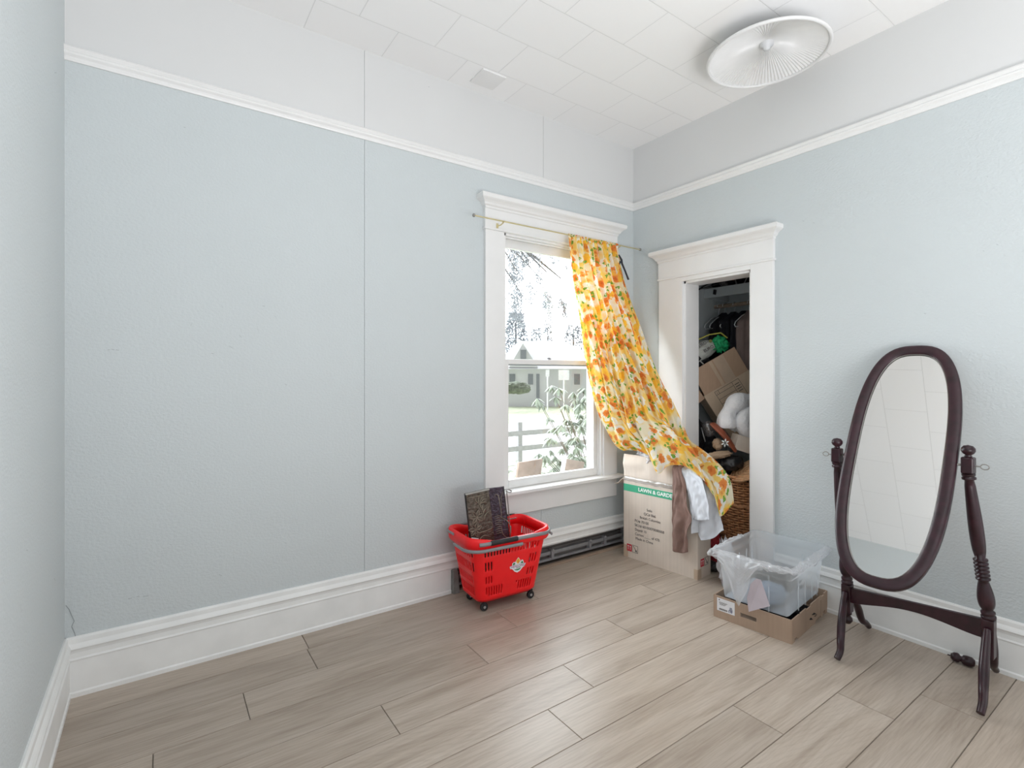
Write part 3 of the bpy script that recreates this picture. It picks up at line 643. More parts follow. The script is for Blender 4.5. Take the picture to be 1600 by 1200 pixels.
def pleat(u, v):
    e = min(1, u * 12) * min(1, (1 - u) * 12)
    k = 2 * PI
    a = .032 * (1 - .35 * v)
    ph = .35 * math.sin(k * v * 1.3)
    d = a * (abs(math.sin(k * (5.2 * u + ph * .6))) * 2 - 1.2) + .009 * math.sin(k * (17 * u + .6 * v)) * (1 - .6 * v)
    top = math.exp(-v * 26)
    d = d * (1 - top) + top * .006 * math.sin(k * 30 * u)
    low_ = max(0, (v - .70) / .30); d *= 1 - .75 * low_
    d += low_ * .030 * mn.noise(Vector((u * 9, v * 8, 1.3))) + low_ * .020 * math.sin(k * (2.5 * u + 3.2 * v))
    return d * e * (1 - max(0, v - .97) * 18) + low_ * .022 * e
G = displace(G, pleat)
cu_ = thing('curtain', 'yellow and orange floral curtain swept aside and dumped over the tall cardboard box', 'curtain', (2.65, 2.75, .5))
MBc = MB(); MBc.grid(G, uvf=lambda i, j: (j / (NU - 1) * 1.7, i / (NV - 1) * 2.35)); MBc.build('curtain_panel', M['floral'], cu_)
hd = MB(); hd.tube([(2.405 + .5 * k / 60, 2.75 + .002 * math.sin(k * 1.9), 2.367) for k in range(61)], [.0085 + .0016 * math.sin(k * 2.3) for k in range(61)], 10)
hob = hd.build('rod_pocket', M['floral'], cu_)
uvl = hob.data.uv_layers.new(name='UVMap')
for lp_ in hob.data.loops:
    co = hob.data.vertices[lp_.vertex_index].co; uvl.data[lp_.index].uv = (co.x * 2.2, co.z * 3 + co.y * 3)
cs = MB(); pts = [onY(x, y, 2.735) for x, y in [(967, 398), (971, 406), (967, 414), (972, 412), (977, 424), (982, 437)]]
cs.tube([pts[0], pts[1]], [.006, .011], 8, flat=.5); cs.tube([pts[2], lerp(pts[1], pts[2], .3)], [.006, .010], 8, flat=.5); cs.tube([pts[1], pts[3], pts[4], pts[5]], [.011, .010, .009, .010], 8, flat=.5)
M['slate'] = mat('dark_slate_plastic', (.03, .035, .05), .4)
tag(cs.build('clamp', M['slate']), 'dark slate forked clamp hooked on the right edge of the curtain near the rod', 'clamp')
#PART2
# ================================================================== RED SHOPPING BASKET
BK = Vector((1.705, 2.592, 0)); BA = Vector((.998, -.06, 0)).normalized(); BB = Vector((.06, .998, 0)).normalized(); UZ = Vector((0, 0, 1))
bk = thing('shopping_basket', 'red plastic wheeled shopping basket with grey and black handles below the window', 'shopping basket', BK)
def rrect(hx, hy, r, n=12):
    """rounded rectangle outline, starts mid right side, counterclockwise; returns list of (x, y, side)"""
    o = []
    for cx, cy, a0 in ((hx - r, hy - r, 0), (-hx + r, hy - r, 90), (-hx + r, -hy + r, 180), (hx - r, -hy + r, 270)):
        for k in range(n + 1):
            a = math.radians(a0 + 90 * k / n); o.append((cx + r * math.cos(a), cy + r * math.sin(a)))
    return o
def ringpts(hx, hy, r, z, m=None):
    P = rrect(hx, hy, r) ; P = P + [P[0]]
    L = [0]
    for a, b in zip(P, P[1:]): L.append(L[-1] + math.hypot(b[0] - a[0], b[1] - a[1]))
    if not m: return [BK + BA * p[0] + BB * p[1] + UZ * z for p in P[:-1]]
    o = []; k = 0
    for i in range(m):
        d = L[-1] * i / m
        while L[k + 1] < d: k += 1
        t = (d - L[k]) / (L[k + 1] - L[k]); o.append(BK + BA * lerp(P[k][0], P[k + 1][0], t) + BB * lerp(P[k][1], P[k + 1][1], t) + UZ * z)
    return o
def dims(z):
    t = (z - .055) / .355; return lerp(.198, .258, t), lerp(.116, .166, t), lerp(.05, .065, t)
Mc = 152
zs = [.055, .075] + [.075 + .0108 * k for k in range(1, 31)] + [.41]
rows = []
for z in zs:
    hx, hy, r = dims(z)
    if z < .07: hx -= .015; hy -= .015
    rows.append(ringpts(hx, hy, r, z, Mc))
per = [p for p in rows[10]]
def skip(i, j):
    p = (rows[i][j % Mc] + rows[i][(j + 1) % Mc]) / 2 - BK; x = p.dot(BA); y = p.dot(BB); z = zs[i]
    if j % 2: return False
    hx, hy, r = dims(z)
    front = abs(y) > hy - .012 and abs(x) < hx - .055
    side = abs(x) > hx - .012 and abs(y) < hy - .035
    b1 = .325 < z < .375; b2 = .245 < z < .295; b3 = .165 < z < .215; b4 = .095 < z < .150
    if side: return b1 or b2 or b3 or b4
    if front:
        if b1: return True
        if b2: return abs(x) > .125
        if b3: return abs(x) > .110
        if b4: return abs(x) > .045
    return False
s = MB(); s.grid([r_ + [r_[0]] for r_ in rows], skip=skip)
s.build('tub', M['red'], bk, solid=.0035, merge=True)
b0 = rows[0]; s = MB(); s.add(b0, [tuple(range(Mc))]); s.build('tub_floor', M['red'], bk, solid=.004)
# rim: a flared lip, high at the short ends
s = MB(); G = []
for (dx, z) in ((-.002, .378), (.012, .380), (.020, .392), (.022, .410), (.018, .424), (.006, .428), (-.004, .420), (-.006, .39)):
    row = []
    for p in ringpts(.258 + dx, .166 + dx, .065 + max(0, dx), z, 120):
        q = p - BK; x = abs(q.dot(BA)); row.append(p + UZ * .022 * max(0, 1 - ((x - .258) / .12) ** 2 if x > .138 else 0) * (1 if z > .40 else 0))
    G.append(row + [row[0]])
s.grid(G); s.build('rim', M['red'], bk, solid=.002)
def arc(hx, hy, r, z, a0, a1, m=200):
    P = ringpts(hx, hy, r, z, m); return [P[int(k) % m] for k in range(int(a0 * m), int(a1 * m) + 1)]
# handle one lies on top of the rim; handle two hangs just below it
h1 = MB().tube(arc(.284, .192, .09, .420, .56, 1.02), .0075, 8, flat=1.5).build('handle', M['greyplastic'], bk)
MB().tube(arc(.284, .192, .09, .421, .60, .70), .0105, 10, flat=1.4).build('handle_grip', M['black'], h1)
h2 = MB(); h2.tube(arc(.298, .203, .095, .388, .44, .715), .0065, 8, flat=1.5); h2.tube(arc(.298, .203, .095, .392, .86, 1.0), .0065, 8, flat=1.5); h2.tube(arc(.284, .192, .09, .432, .03, .42), .006, 8, flat=1.3)
h2 = h2.build('handle', M['greyplastic'], bk)
MB().tube(arc(.282, .192, .09, .434, .06, .19), .010, 10, flat=1.3).build('handle_grip', M['black'], h2)
def wheel(x, y):
    c = BK + BA * x + BB * y + UZ * .024
    o = MB().lathe([(.010, -.009), (.020, -.010), (.0235, -.006), (.0235, .006), (.020, .010), (.010, .009)], c, -BB, 20).build('wheel', M['black'], bk)
    MB().lathe([(.008, -.0115), (.008, .0115)], c, -BB, 12).build('hub', M['bolt'], o)
    MB().obox(c + UZ * .022, BA * .009, BB * .013, UZ * .014).build('wheel_fork', M['black'], bk, bevel=.002)
wheel(-.150, -.088); wheel(.172, -.088); wheel(-.150, .088); wheel(.150, .088)
# logo sticker on the long front side: local frame on the sloped face
tz = (.25 - .055) / .355; hyf = lerp(.116, .166, tz)
LN = (-BB * .355 - UZ * .0 + UZ * -.04).normalized(); LX = BA; LY = LX.cross(-LN) * -1
if LY.z < 0: LY = -LY
LO = BK + BA * .045 - BB * (hyf + .0028) + UZ * .243
LN = LX.cross(LY).normalized()
if LN.dot(-BB) < 0: LN = -LN
def poly_on(org, X, Y, Nn, pts, m, name, parent, lift):
    s = MB(); s.add([org + X * a + Y * b + Nn * lift for a, b in pts], [tuple(range(len(pts)))]); return s.build(name, m, parent)
lg = poly_on(LO, LX, LY, LN, [(-.044, -.012), (-.052, -.012), (-.056, .004), (-.040, .006), (-.040, .020), (-.030, .028), (-.020, .026), (-.002, .050), (.002, .050), (.019, .026), (.027, .034), (.036, .026), (.042, .008), (.054, .008), (.050, -.010), (.036, -.016), (.016, -.036), (-.002, -.042), (-.022, -.032), (-.034, -.018)], M['paper'], 'logo_sticker', bk, .0008)
M['goldink'] = mat('golden_printing', (.85, .50, .04), .5); M['greenink'] = mat('green_printing', (.03, .22, .08), .5); M['magentaink'] = mat('magenta_printing', (.35, .03, .20), .5)
poly_on(LO, LX, LY, LN, [(0, .048), (-.016, .029), (-.001, .010), (.016, .027)], M['goldink'], 'logo_diamond', lg, .0014)
poly_on(LO, LX, LY, LN, [(-.003, .034), (.0, .038), (.003, .034), (.001, .030)], M['redink'], 'logo_petal', lg, .0018)
poly_on(LO, LX, LY, LN, [(-.004, .024), (.0, .028), (.004, .024), (.0, .018)], M['redink'], 'logo_petal', lg, .0018)
for sx in (-1, 1):
    poly_on(LO, LX, LY, LN, [(sx * .036, .008), (sx * .034, .020), (sx * .026, .024), (sx * .018, .012)], M['greenink'], 'logo_hill', lg, .0013)
poly_on(LO, LX, LY, LN, [(-.026, -.017), (-.014, -.020), (0, -.021), (.014, -.019), (.026, -.013), (.014, -.026), (0, -.029), (-.014, -.026)], M['greenink'], 'logo_swoosh', lg, .0013)
text('HENLONG', LO - LX * .049 - LY * .009, LX, LY, .024, M['magentaink'], lg, 'logo_lettering', .0016, squeeze=.86)
text('MARKET', LO - LX * .012 - LY * .0175, LX, LY, .008, M['greenink'], lg, 'logo_lettering', .0016)
p = BK - BA * .215 - BB * .10 + UZ * .434
MB().obox(p, (BA * .55 - BB * .8).normalized() * .022, (BA * .8 + BB * .55).normalized() * .005, UZ * .0008).build('rim_label', M['paper'], bk)
# embossed metal box standing in the basket
EA = Vector((.93, -.02, 0)); EO = BK + Vector((-.135, -.005, .28))
em = thing('embossed_box', 'dark pewter box with embossed leaf panels standing tilted in the red basket', 'metal box', BK + Vector((-.06, 0, .07)))
X1 = Vector((.985, -.13, .10)).normalized(); Zt = Vector((-.10, .06, 1)).normalized(); X2 = Vector((.80, -.55, .12)).normalized()
P0 = BK + Vector((-.165, .01, .19))
def epanel(o, X, wd, ht, th, m, name):
    Nn = X.cross(Zt).normalized()
    return MB().obox(o + X * wd / 2 + Zt * ht / 2, X * wd / 2, Zt * ht / 2, Nn * th).build(name, m, em, bevel=.002), Nn
pa, Na = epanel(P0, X1, .150, .47, .008, M['pewter'], 'leaf_panel')
P1 = P0 + X1 * .152
pb, Nb_ = epanel(P1, X2, .088, .478, .008, M['pewter_v'], 'scroll_panel')
for o, X, wd in ((P0, X1, .0), (P1, X1, .0), (P1 + X2 * .091, X2, 0)):
    MB().tube([o - Na * .004, o - Na * .004 + Zt * .478], .0055, 8).build('corner_strip', M['black'], em)
if Na.y > 0: Na = -Na
if Nb_.y > 0: Nb_ = -Nb_
MB().obox(P0 + X1 * .075 + Zt * .474, X1 * .078, Zt * .004, Na * .012).build('top_edge', M['steel'], em)
def relief(par, o, X, Nn, curves, m, r=.0032):
    s = MB()
    for c in curves:
        s.tube([o + X * a + Zt * b + Nn * .009 for a, b in c], [r * (.5 + .8 * math.sin(PI * k / (len(c) - 1))) for k in range(len(c))], 6, flat=.8)
    s.build('relief', m, par)
def leafc(cx, cy, a, l, wd):
    o = []
    for k in range(9):
        t = k / 8; x = l * t; y = wd * math.sin(PI * t); o.append((cx + x * math.cos(a) - y * math.sin(a), cy + x * math.sin(a) + y * math.cos(a)))
    return o
cvs = []
for cx, cy in ((.052, .325), (.035, .255)):
    for k in range(7):
        a = k * 2 * PI / 7 + .3; cvs += [leafc(cx, cy, a, .045, .008), leafc(cx, cy, a, .045, -.008)]
for k in range(5): cvs += [leafc(.10, .30 + .02 * k, .9 + .3 * k, .055, .012), leafc(.085, .40, 2.2 - .6 * k, .05, .010)]
cvs += [[(.012, .235), (.08, .232), (.14, .238)], [(.012, .45), (.08, .448), (.14, .452)], leafc(.04, .17, .2, .09, .03), leafc(.04, .16, .1, .09, .015)]
relief(pa, P0, X1, Na, cvs, M['pewter_l'])
cv2 = [[(.03, .42), (.04, .44), (.055, .43), (.06, .36), (.06, .25)], [(.085, .45), (.07, .42), (.068, .36)]] + [[(.015, .2 + .013 * k), (.04, .205 + .013 * k), (.055, .2 + .013 * k)] for k in range(9)] + [leafc(.05, .30, -1.2, .12, .03), leafc(.05, .24, -1.0, .10, -.02)]
relief(pb, P1, X2, Nb_, cv2, M['pewter_l'], .0025)
# bent wire stand behind
ws = thing('wire_stand', 'thin bent iron rod with a looped top sticking out of the red basket', 'wire stand', BK + Vector((.05, .03, .07)))
def bkp(x, y, dy=0.0): return onY(x + 4, y, 2.60 + dy)
MB().tube([bkp(797, 900), bkp(794, 842), bkp(792, 815), bkp(790, 790), bkp(787.5, 766)], .0035, 8).build('stem', M['steel'], ws)
MB().tube([bkp(783, 765.5), bkp(787, 764), bkp(791, 764.5), bkp(795, 767), bkp(795, 769), bkp(791, 769.5), bkp(787, 767.5)], .003, 8).build('loop', M['steel'], ws)
MB().tube([bkp(786, 811, .02), bkp(794, 811), bkp(803, 809, -.03)], .003, 8).build('crossbar', M['steel'], ws)
MB().tube([bkp(738, 767, .03), bkp(750, 766.6, .03), bkp(764, 766.5, .03)], .0022, 8).build('back_wire', M['steel'], ws)

# ================================================================== TALL CARTON with clothes
BXa = Vector((2.893, 2.676, 0)); BXb = Vector((2.948, 2.075, 0)); fd = (BXb - BXa).normalized(); fn = Vector((-fd.y, fd.x, 0))
if fn.x > 0: fn = -fn
FWd = (BXb - BXa).length; BD = .165
ct = thing('cardboard_carton', 'tall pale cardboard carton with LAWN & GARDEN on a green band, clothes hanging over it', 'cardboard box', (BXa + BXb) / 2 - fn * BD / 2)
s = MB(); th = .004; HB = .592
for c, a, n_, l in ((BXa + fd * FWd / 2, fd * FWd / 2, fn * th / 2, 0), (BXa + fd * FWd / 2 - fn * BD, fd * FWd / 2, fn * th / 2, 0), (BXa - fn * BD / 2, fn * BD / 2, fd * th / 2, 0), (BXb - fn * BD / 2, fn * BD / 2, fd * th / 2, 0)):
    s.obox(c + UZ * HB / 2, a, n_, UZ * HB / 2)
s.obox(BXa + fd * FWd / 2 - fn * BD / 2 + UZ * .006, fd * FWd / 2, fn * BD / 2, UZ * .003)
cbody = s.build('carton_body', M['card_pale'], ct)
def flap(org, X, wd, Yd, ht, name, wob=.004, seed=0, m='card_pale'):
    Nn = X.cross(Yd).normalized(); G = []
    for j in range(9):
        G.append([org + X * (wd * i / 24) + Yd * (ht * j / 8) + Nn * wob * 3 * mn.noise(Vector((i * .25 + seed, j * .3, seed))) * min(1, j / 3) for i in range(25)])
    s = MB(); s.grid(G); return s.build(name, M[m], ct, solid=.004)
flap(BXa + UZ * HB, fd, FWd, (UZ * 1 + fn * .02).normalized(), .178, 'front_flap', .006, 1)
flap(BXa - fn * BD + UZ * HB, fd, FWd, (UZ * 1 - fn * .05).normalized(), .16, 'back_flap', .004, 5)
flap(BXa + UZ * (HB - .002), -fn, BD, (-fd * 1.0 - UZ * .75).normalized(), .105, 'end_flap', .003, 9)
# crease tape along the fold, corner tape, print
s = MB(); G = []
for j in range(3): G.append([BXa + fd * (FWd * i / 40) + fn * (.0045 + .003 * mn.noise(Vector((i * .5, j, 2)))) + UZ * (HB + .012 - .016 * j + .006 * mn.noise(Vector((i * .3, 0, 5)))) for i in range(41)])
s.grid(G); s.build('creased_tape', M['cleartape'], ct, solid=.001)
MB().obox(BXb - fd * .012 + fn * .0028 + UZ * .035, fd * .0135, fn * .0006, UZ * .034).obox(BXb + fd * .0028 - fn * .02 + UZ * .035, fn * .022, fd * .0006, UZ * .034).build('corner_tape', M['tape'], ct)
MB().obox(BXa + fd * .02 + fn * .0028 + UZ * .045, fd * .02, fn * .0006, UZ * .045).build('corner_tape', M['tape'], ct)
FO = BXa + fn * .0026
def onbox(u, z): return FO + fd * u + UZ * z
pr = MB(); pr.obox(onbox(.235, .522) , fd * .235, fn * .0004, UZ * .026); band = pr.build('green_band', M['green'], ct)
text('LAWN & GARDEN', onbox(.132, .5115), fd, UZ, .036, M['whiteink'], band, 'band_lettering', .0008, squeeze=1.06, bold=.0012)
lines = [(t, u, .378 - .0325 * k) for k, (t, u) in enumerate((('Solis', .205), ('QC# 866', .180), ('British Columbia', .145), ('PO# 70100', .100), ('SKU# 60100070080008', .100), ('Dept# 10', .102), ('Carton ____ of 470', .104), ('Made in China', .108)))]
for tx, u, z in lines: text(tx, onbox(u, z), fd, UZ, .0265, M['ink'], cbody, 'printed_line', .0006, squeeze=.98)
def arrows(o, X, par):
    s = MB(); n_ = X.cross(UZ).normalized()
    if n_.dot(o - EV) > 0: n_ = -n_
    o = o + n_ * .0008
    s.obox(o, X * .022, UZ * .026, n_ * .0003); a_ = s.build('arrow_mark', M['redink'], par)
    s = MB()
    for dx in (-.009, .009): s.obox(o + X * dx + n_ * .0006, X * .0018, UZ * .016, n_ * .0002); s.obox(o + X * dx + n_ * .0006 + UZ * .012, X * .005, UZ * .003, n_ * .0002)
    s.build('arrow_symbol', M['whiteink'], a_)
    s = MB(); c = o + X * .052
    for dx, dz, hx, hz in ((-.024, 0, .0012, .026), (.024, 0, .0012, .026), (0, .026, .024, .0012), (0, -.026, .024, .0012)): s.obox(c + X * dx + UZ * dz, X * hx, UZ * hz, n_ * .0003)
    s.obox(c, (X * .6 - UZ * .8).normalized() * .026, (X * .8 + UZ * .6).normalized() * .002, n_ * .0003); s.obox(c + X * .008 - UZ * .012, X * .006, UZ * .006, n_ * .0003)
    s.build('handling_mark', M['ink'], par)
arrows(onbox(.052, .075), fd, cbody)
arrows(BXb + fd * .0028 - fn * .055 + UZ * .105, -fn, cbody)
text('CARTON', BXb + fd * .0028 - fn * .03 + UZ * .30, -fn, UZ, .016, M['ink'], cbody, 'printed_line', .0006)
# clothes hanging over the carton
def cloth(name, m, L, R, T, B_, seed, amp, freq, label, cat, nu=46, nv=70, th=.003):
    G = coons(L, R, T, B_, nu, nv)
    G = displace(G, lambda u, v: amp * math.sin(2 * PI * (freq * u + .35 * math.sin(3 * v + seed))) * min(1, .25 + v) + amp * .9 * mn.noise(Vector((u * 3 + seed, v * 5, seed))) + amp * .8 * mn.noise(Vector((u * 7 + v * 3, v * 11 + seed, seed))))
    s = MB(); s.grid(G); o = s.build(name, m, solid=th); tag(o, label, cat); return o
cloth('trousers', M['brownpants'], [(2.955, 2.226, .76), (2.90, 2.238, .735), (2.893, 2.238, .583), (2.888, 2.241, .373), (2.885, 2.231, .17)], [(2.955, 2.165, .75), (2.905, 2.172, .727), (2.895, 2.129, .631), (2.888, 2.105, .495), (2.880, 2.063, .423), (2.882, 2.097, .332), (2.882, 2.102, .194)],
      [(2.955, 2.226, .76), (2.955, 2.165, .75)], [(2.885, 2.231, .17), (2.883, 2.16, .168), (2.882, 2.102, .194)], 3, .012, 1.6, 'dusty brown trouser leg hanging down the front of the tall carton', 'trousers')
cloth('shirt', M['whitecloth'], [(2.975, 2.21, .765), (2.925, 2.205, .739), (2.905, 2.135, .645), (2.898, 2.110, .53), (2.892, 2.083, .415)], [(2.985, 2.10, .745), (2.935, 2.07, .709), (2.925, 2.02, .672), (2.915, 1.979, .555), (2.908, 1.965, .435)],
      [(2.975, 2.21, .765), (2.985, 2.10, .745)], [(2.892, 2.083, .415), (2.90, 2.02, .42), (2.908, 1.965, .435)], 8, .008, 1.2, 'white shirt laid over the carton corner between brown trousers and curtain hem', 'shirt')
cloth('jacket', M['greycloth'], [(2.985, 2.11, .70), (2.93, 2.098, .60), (2.908, 2.09, .45), (2.902, 2.088, .315)], [(3.02, 1.995, .68), (3.0, 1.97, .58), (2.985, 1.93, .45), (2.965, 1.895, .375)],
      [(2.985, 2.11, .70), (3.02, 1.995, .68)], [(2.902, 2.088, .315), (2.91, 2.04, .328), (2.915, 2.022, .288), (2.935, 1.953, .315), (2.965, 1.895, .375)], 5, .010, 2.2, 'pale grey jacket hanging lowest below the white shirt at the carton corner', 'jacket')
s = MB(); s.blob((2.97, 2.47, .765), .06, .075, .055, 4, .30, freq=2.6); s.blob((2.975, 2.55, .79), .04, .05, .04, 6, .3, freq=3)
tag(s.build('plastic_sack', M['tissue']), 'crumpled white plastic bag poking out of the tall carton beside the curtain hem', 'plastic bag')

# ================================================================== PRODUCE TRAY + CLEAR BIN
TA = (Vector((2.636, 1.31, 0)) - Vector((2.586, 1.72, 0))).normalized(); TB = Vector((-TA.y, TA.x, 0))
T0 = Vector((2.590, 1.715, 0)); TW = .408; TL = .535; THt = .122
tr = thing('cardboard_tray', 'low brown cardboard produce tray with a white sticker under the clear bin', 'cardboard tray', T0 + TA * TW / 2 + TB * TL / 2)
def slotted(org, X, wd, ht, m, name, holes, notch=None):
    """board wd x ht with rectangular holes [(u0,u1,z0,z1)] as real openings"""
    us = sorted(set([0, wd] + [h[0] for h in holes] + [h[1] for h in holes])); zz = sorted(set([0, ht] + [h[2] for h in holes] + [h[3] for h in holes]))
    Nn = X.cross(UZ).normalized(); s = MB()
    for a, b in zip(us, us[1:]):
        for c, d in zip(zz, zz[1:]):
            mu, mz_ = (a + b) / 2, (c + d) / 2
            if any(h[0] < mu < h[1] and h[2] < mz_ < h[3] for h in holes): continue
            s.obox(org + X * mu + UZ * mz_, X * (b - a) / 2, UZ * (d - c) / 2, Nn * .003)
    return s.build(name, m, tr)
fr = slotted(T0, TA, TW, THt, M['card_tray'], 'front_wall', [(.150, .235, .050, .072)])
for u in (.150, .235):
    pass
slotted(T0 + TB * TL, TA, TW, THt, M['card_tray'], 'back_wall', [(.16, .25, .05, .072)])
slotted(T0 + TA * TW, TB, TL, THt, M['card_tray'], 'side_wall', [(.035, .065, .0, .018), (.065, .085, 0, .010), (.34, .43, 0, .014), (.425, .432, .014, .098), (.46, .50, 0, .024), (.20, .27, .112, .122), (.10, .115, .116, .122), (.44, .48, .114, .122)])
slotted(T0, TB, TL, THt, M['card_tray'], 'side_wall', [(.035, .065, .0, .018), (.46, .50, 0, .018)])
MB().obox(T0 + TA * TW / 2 + TB * TL / 2 + UZ * .006, TA * TW / 2, TB * TL / 2, UZ * .002).build('base_sheet', M['card_tray'], tr)
TN = TA.cross(UZ).normalized()
if TN.dot(T0 - EV) > 0: TN = -TN
so = T0 + TN * .0036
st = MB().obox(so + TA * .069 + UZ * .078, TA * .050, UZ * .035, TN * .0004).build('sticker', M['paper'], tr)
def stk(u, z, hu, hz, m='ink'): return (so + TA * u + UZ * z + TN * .0006, TA * hu, UZ * hz, TN * .0002)
s = MB()
s.obox(*stk(.032, .104, .003, .003)); 
for k in range(4): s.obox(*stk(.055 - .002 * k, .092 - .0045 * k, .024 - .003 * k, .0009))
for k in range(16): s.obox(*stk(.032 + .0030 * k, .054, .0004 + .0006 * (k * 7 % 3), .0045))
s.build('barcode_print', M['ink'], st)
s = MB()
for k in range(5): s.obox(*stk(.098, .078 - .0042 * k, .006 + .001 * k, .0012))
s.build('sticker_print', M['navyink'], st)
text('C10', so + TA * .082 + UZ * .051, TA, UZ, .014, M['navyink'], st, 'sticker_lettering', .0008, bold=.0006)
tag(MB().blob(T0 + TA * .20 + TB * .30 + UZ * .055, .15, .20, .045, 3, .2).build('black_garment', M['blackcloth']), 'black cloth stuffed in the produce tray beneath the clear bin', 'garment')
# bin
BC = T0 + TA * .208 + TB * .265
def bring(z, hx, hy, r, m=96):
    P = rrect(hx, hy, r, 8); P = P + [P[0]]; L = [0]
    for a, b in zip(P, P[1:]): L.append(L[-1] + math.hypot(b[0] - a[0], b[1] - a[1]))
    o = []; k = 0
    for i in range(m):
        d = L[-1] * i / m
        while L[k + 1] < d: k += 1
        t = (d - L[k]) / (L[k + 1] - L[k]); x = lerp(P[k][0], P[k + 1][0], t); y = lerp(P[k][1], P[k + 1][1], t)
        o.append(BC + TA * x + TB * y + UZ * z)
    return o + [o[0]]
bn = thing('plastic_bin', 'frosted clear plastic storage bin standing in the brown cardboard tray', 'storage bin', BC + UZ * .112)
zb = .112
prof = [(0, .165, .225), (.006, .172, .232), (.12, .180, .243), (.20, .188, .252), (.202, .196, .262), (.225, .198, .264), (.262, .204, .270), (.266, .212, .280), (.268, .214, .282), (.250, .215, .283)]
s = MB(); s.grid([bring(zb + h, a, b, .015 if h < .2 else .018) for h, a, b in prof]); s.build('bin_walls', M['binplastic'], bn, merge=True)
s = MB(); s.add(bring(zb + .003, .168, .228, .015)[:-1], [tuple(range(96))]); s.build('bin_floor', M['binfloor'], bn, solid=.002)
for u in (-.11, -.01, .09, .17):
    for sg in (-1, 1): MB().obox(BC + TA * (sg * .180) + TB * u + UZ * (zb + .10), TB * .003, TA * .002, UZ * .095).build('stiffening_rib', M['binplastic'], bn)
for u in (-.08, .08):
    for sg in (-1, 1): MB().obox(BC + TB * (sg * .243) + TA * u + UZ * (zb + .10), TA * .003, TB * .002, UZ * .095).build('stiffening_rib', M['binplastic'], bn)
# contents
tag(MB().blob(BC + TA * .03 - TB * .13 + UZ * (zb + .055), .115, .085, .048, 11, .12).build('folded_shirt', M['blueplastic']), 'slate blue cloth lying in the front of the clear bin', 'shirt')
tag(MB().blob(BC + TA * .02 + TB * .06 + UZ * (zb + .075), .10, .10, .05, 14, .25).build('black_pouch', M['leather']), 'small black bundle inside the clear bin behind the blue cloth', 'pouch')
s = MB(); q = BC + TA * .07 - TB * .02 + UZ * (zb + .135)
s.tube([q + TA * a * .01 + TB * b * .01 + UZ * c * .01 for a, b, c in [(-5, 2, -2), (-1, 3, 1), (3, 2, 1), (6, 1, 2), (8, -1, 0), (7, -2, -3)]], .006, 8)
tag(s.build('strap', M['leather']), 'looped black strap rising from the bundle in the clear bin', 'strap')
# crinkled film draped over the near rim
fpts = [(-.213, .10), (-.213, -.25), (-.19, -.284), (-.06, -.286), (.10, -.286), (.19, -.284), (.214, -.26), (.216, 0), (.214, .24)]
path, _ = resample([BC + TA * a + TB * b for a, b in fpts], 110)
G = []
for i, p in enumerate(path):
    t = i / 109; hg = .022 + .008 * math.sin(t * 50) + .165 * math.exp(-((t - .415) / .040) ** 2) + (.07 * max(0, min(1, (t - .29) / .10)) if t < .42 else .045 * math.exp(-(t - .42) / .03))
    o_ = (p - BC); o_.z = 0; o_.normalize(); row = []
    for j in range(22):
        v = j / 21
        if v < .25: q = p - o_ * (.02 * (1 - v / .25)) + UZ * (zb + .272)
        else: q = p + o_ * (.006 + .02 * math.sin((v - .25) * 3)) + UZ * (zb + .272 - hg * (v - .25) / .75)
        q = q + Vector((mn.noise(Vector((t * 40, v * 6, 1))), mn.noise(Vector((t * 40, v * 6, 5))), mn.noise(Vector((t * 40, v * 6, 9))))) * .010
        row.append(q)
    G.append(row)
s = MB(); s.grid(G, smooth=False); fw = tag(s.build('plastic_film', M['film']), 'torn clear plastic film clinging to the rim of the storage bin', 'plastic film')
# lilac label hanging from the film
q = [at_ for at_ in (onX(1182, 904, 2.585), onX(1189, 906, 2.585), onX(1203, 947, 2.565), onX(1170, 956, 2.57), onX(1167, 934, 2.572), onX(1173, 912, 2.58))]
s = MB(); s.add(q, [tuple(range(6))]); tag(s.build('paper_tag', M['lilac'], solid=.0015), 'lilac paper label hanging in the film over the front of the bin', 'label')

# ================================================================== CHEVAL MIRROR
cm = thing('cheval_mirror', 'dark mahogany cheval mirror with oval glass on a turned stand', 'mirror', (2.92, .87, 0))
PV = Vector((2.86, .932, .975)); TH_ = .50; PH = -.05; Wm, Lm, nm, RO = .217, .612, 2.80, .001
U = Vector((math.sin(PH), math.cos(PH), 0)); NR = Vector((math.cos(PH), -math.sin(PH), 0)); V = NR * math.sin(TH_) + UZ * math.cos(TH_)
U, V = U * math.cos(RO) + V * math.sin(RO), V * math.cos(RO) - U * math.sin(RO)
Nm = U.cross(V).normalized()
if Nm.dot(EV - PV) < 0: Nm = -Nm
def sup(t, w_, l): 
    c, s_ = math.cos(t), math.sin(t)
    return PV + U * w_ * math.copysign(abs(c) ** (2 / nm), c) + V * l * math.copysign(abs(s_) ** (2 / nm), s_)
def ovring(w_, l, n_off, m=128):
    # even spacing via resample
    P = [sup(2 * PI * k / 720, w_, l) for k in range(721)]
    L = [0]
    for a, b in zip(P, P[1:]): L.append(L[-1] + (b - a).length)
    o = []; k = 0
    for i in range(m):
        d = L[-1] * i / m
        while L[k + 1] < d: k += 1
        o.append(P[k].lerp(P[k + 1], (d - L[k]) / max(1e-9, L[k + 1] - L[k])) + Nm * n_off)
    return o + [o[0]]
fw_ = .048
G = [ovring(Wm - a, Lm - a, n_) for a, n_ in ((0.0, -.012), (0.0, .008), (.004, .012), (.020, .014), (fw_ - .006, .011), (fw_, .006), (fw_, -.006), (fw_ - .01, -.012), (0.0, -.012))]
s = MB(); s.grid(G); mf = s.build('oval_frame', M['mahog'], cm, merge=True)
ring = ovring(Wm - fw_ - .001, Lm - fw_ - .001, .002)[:-1]
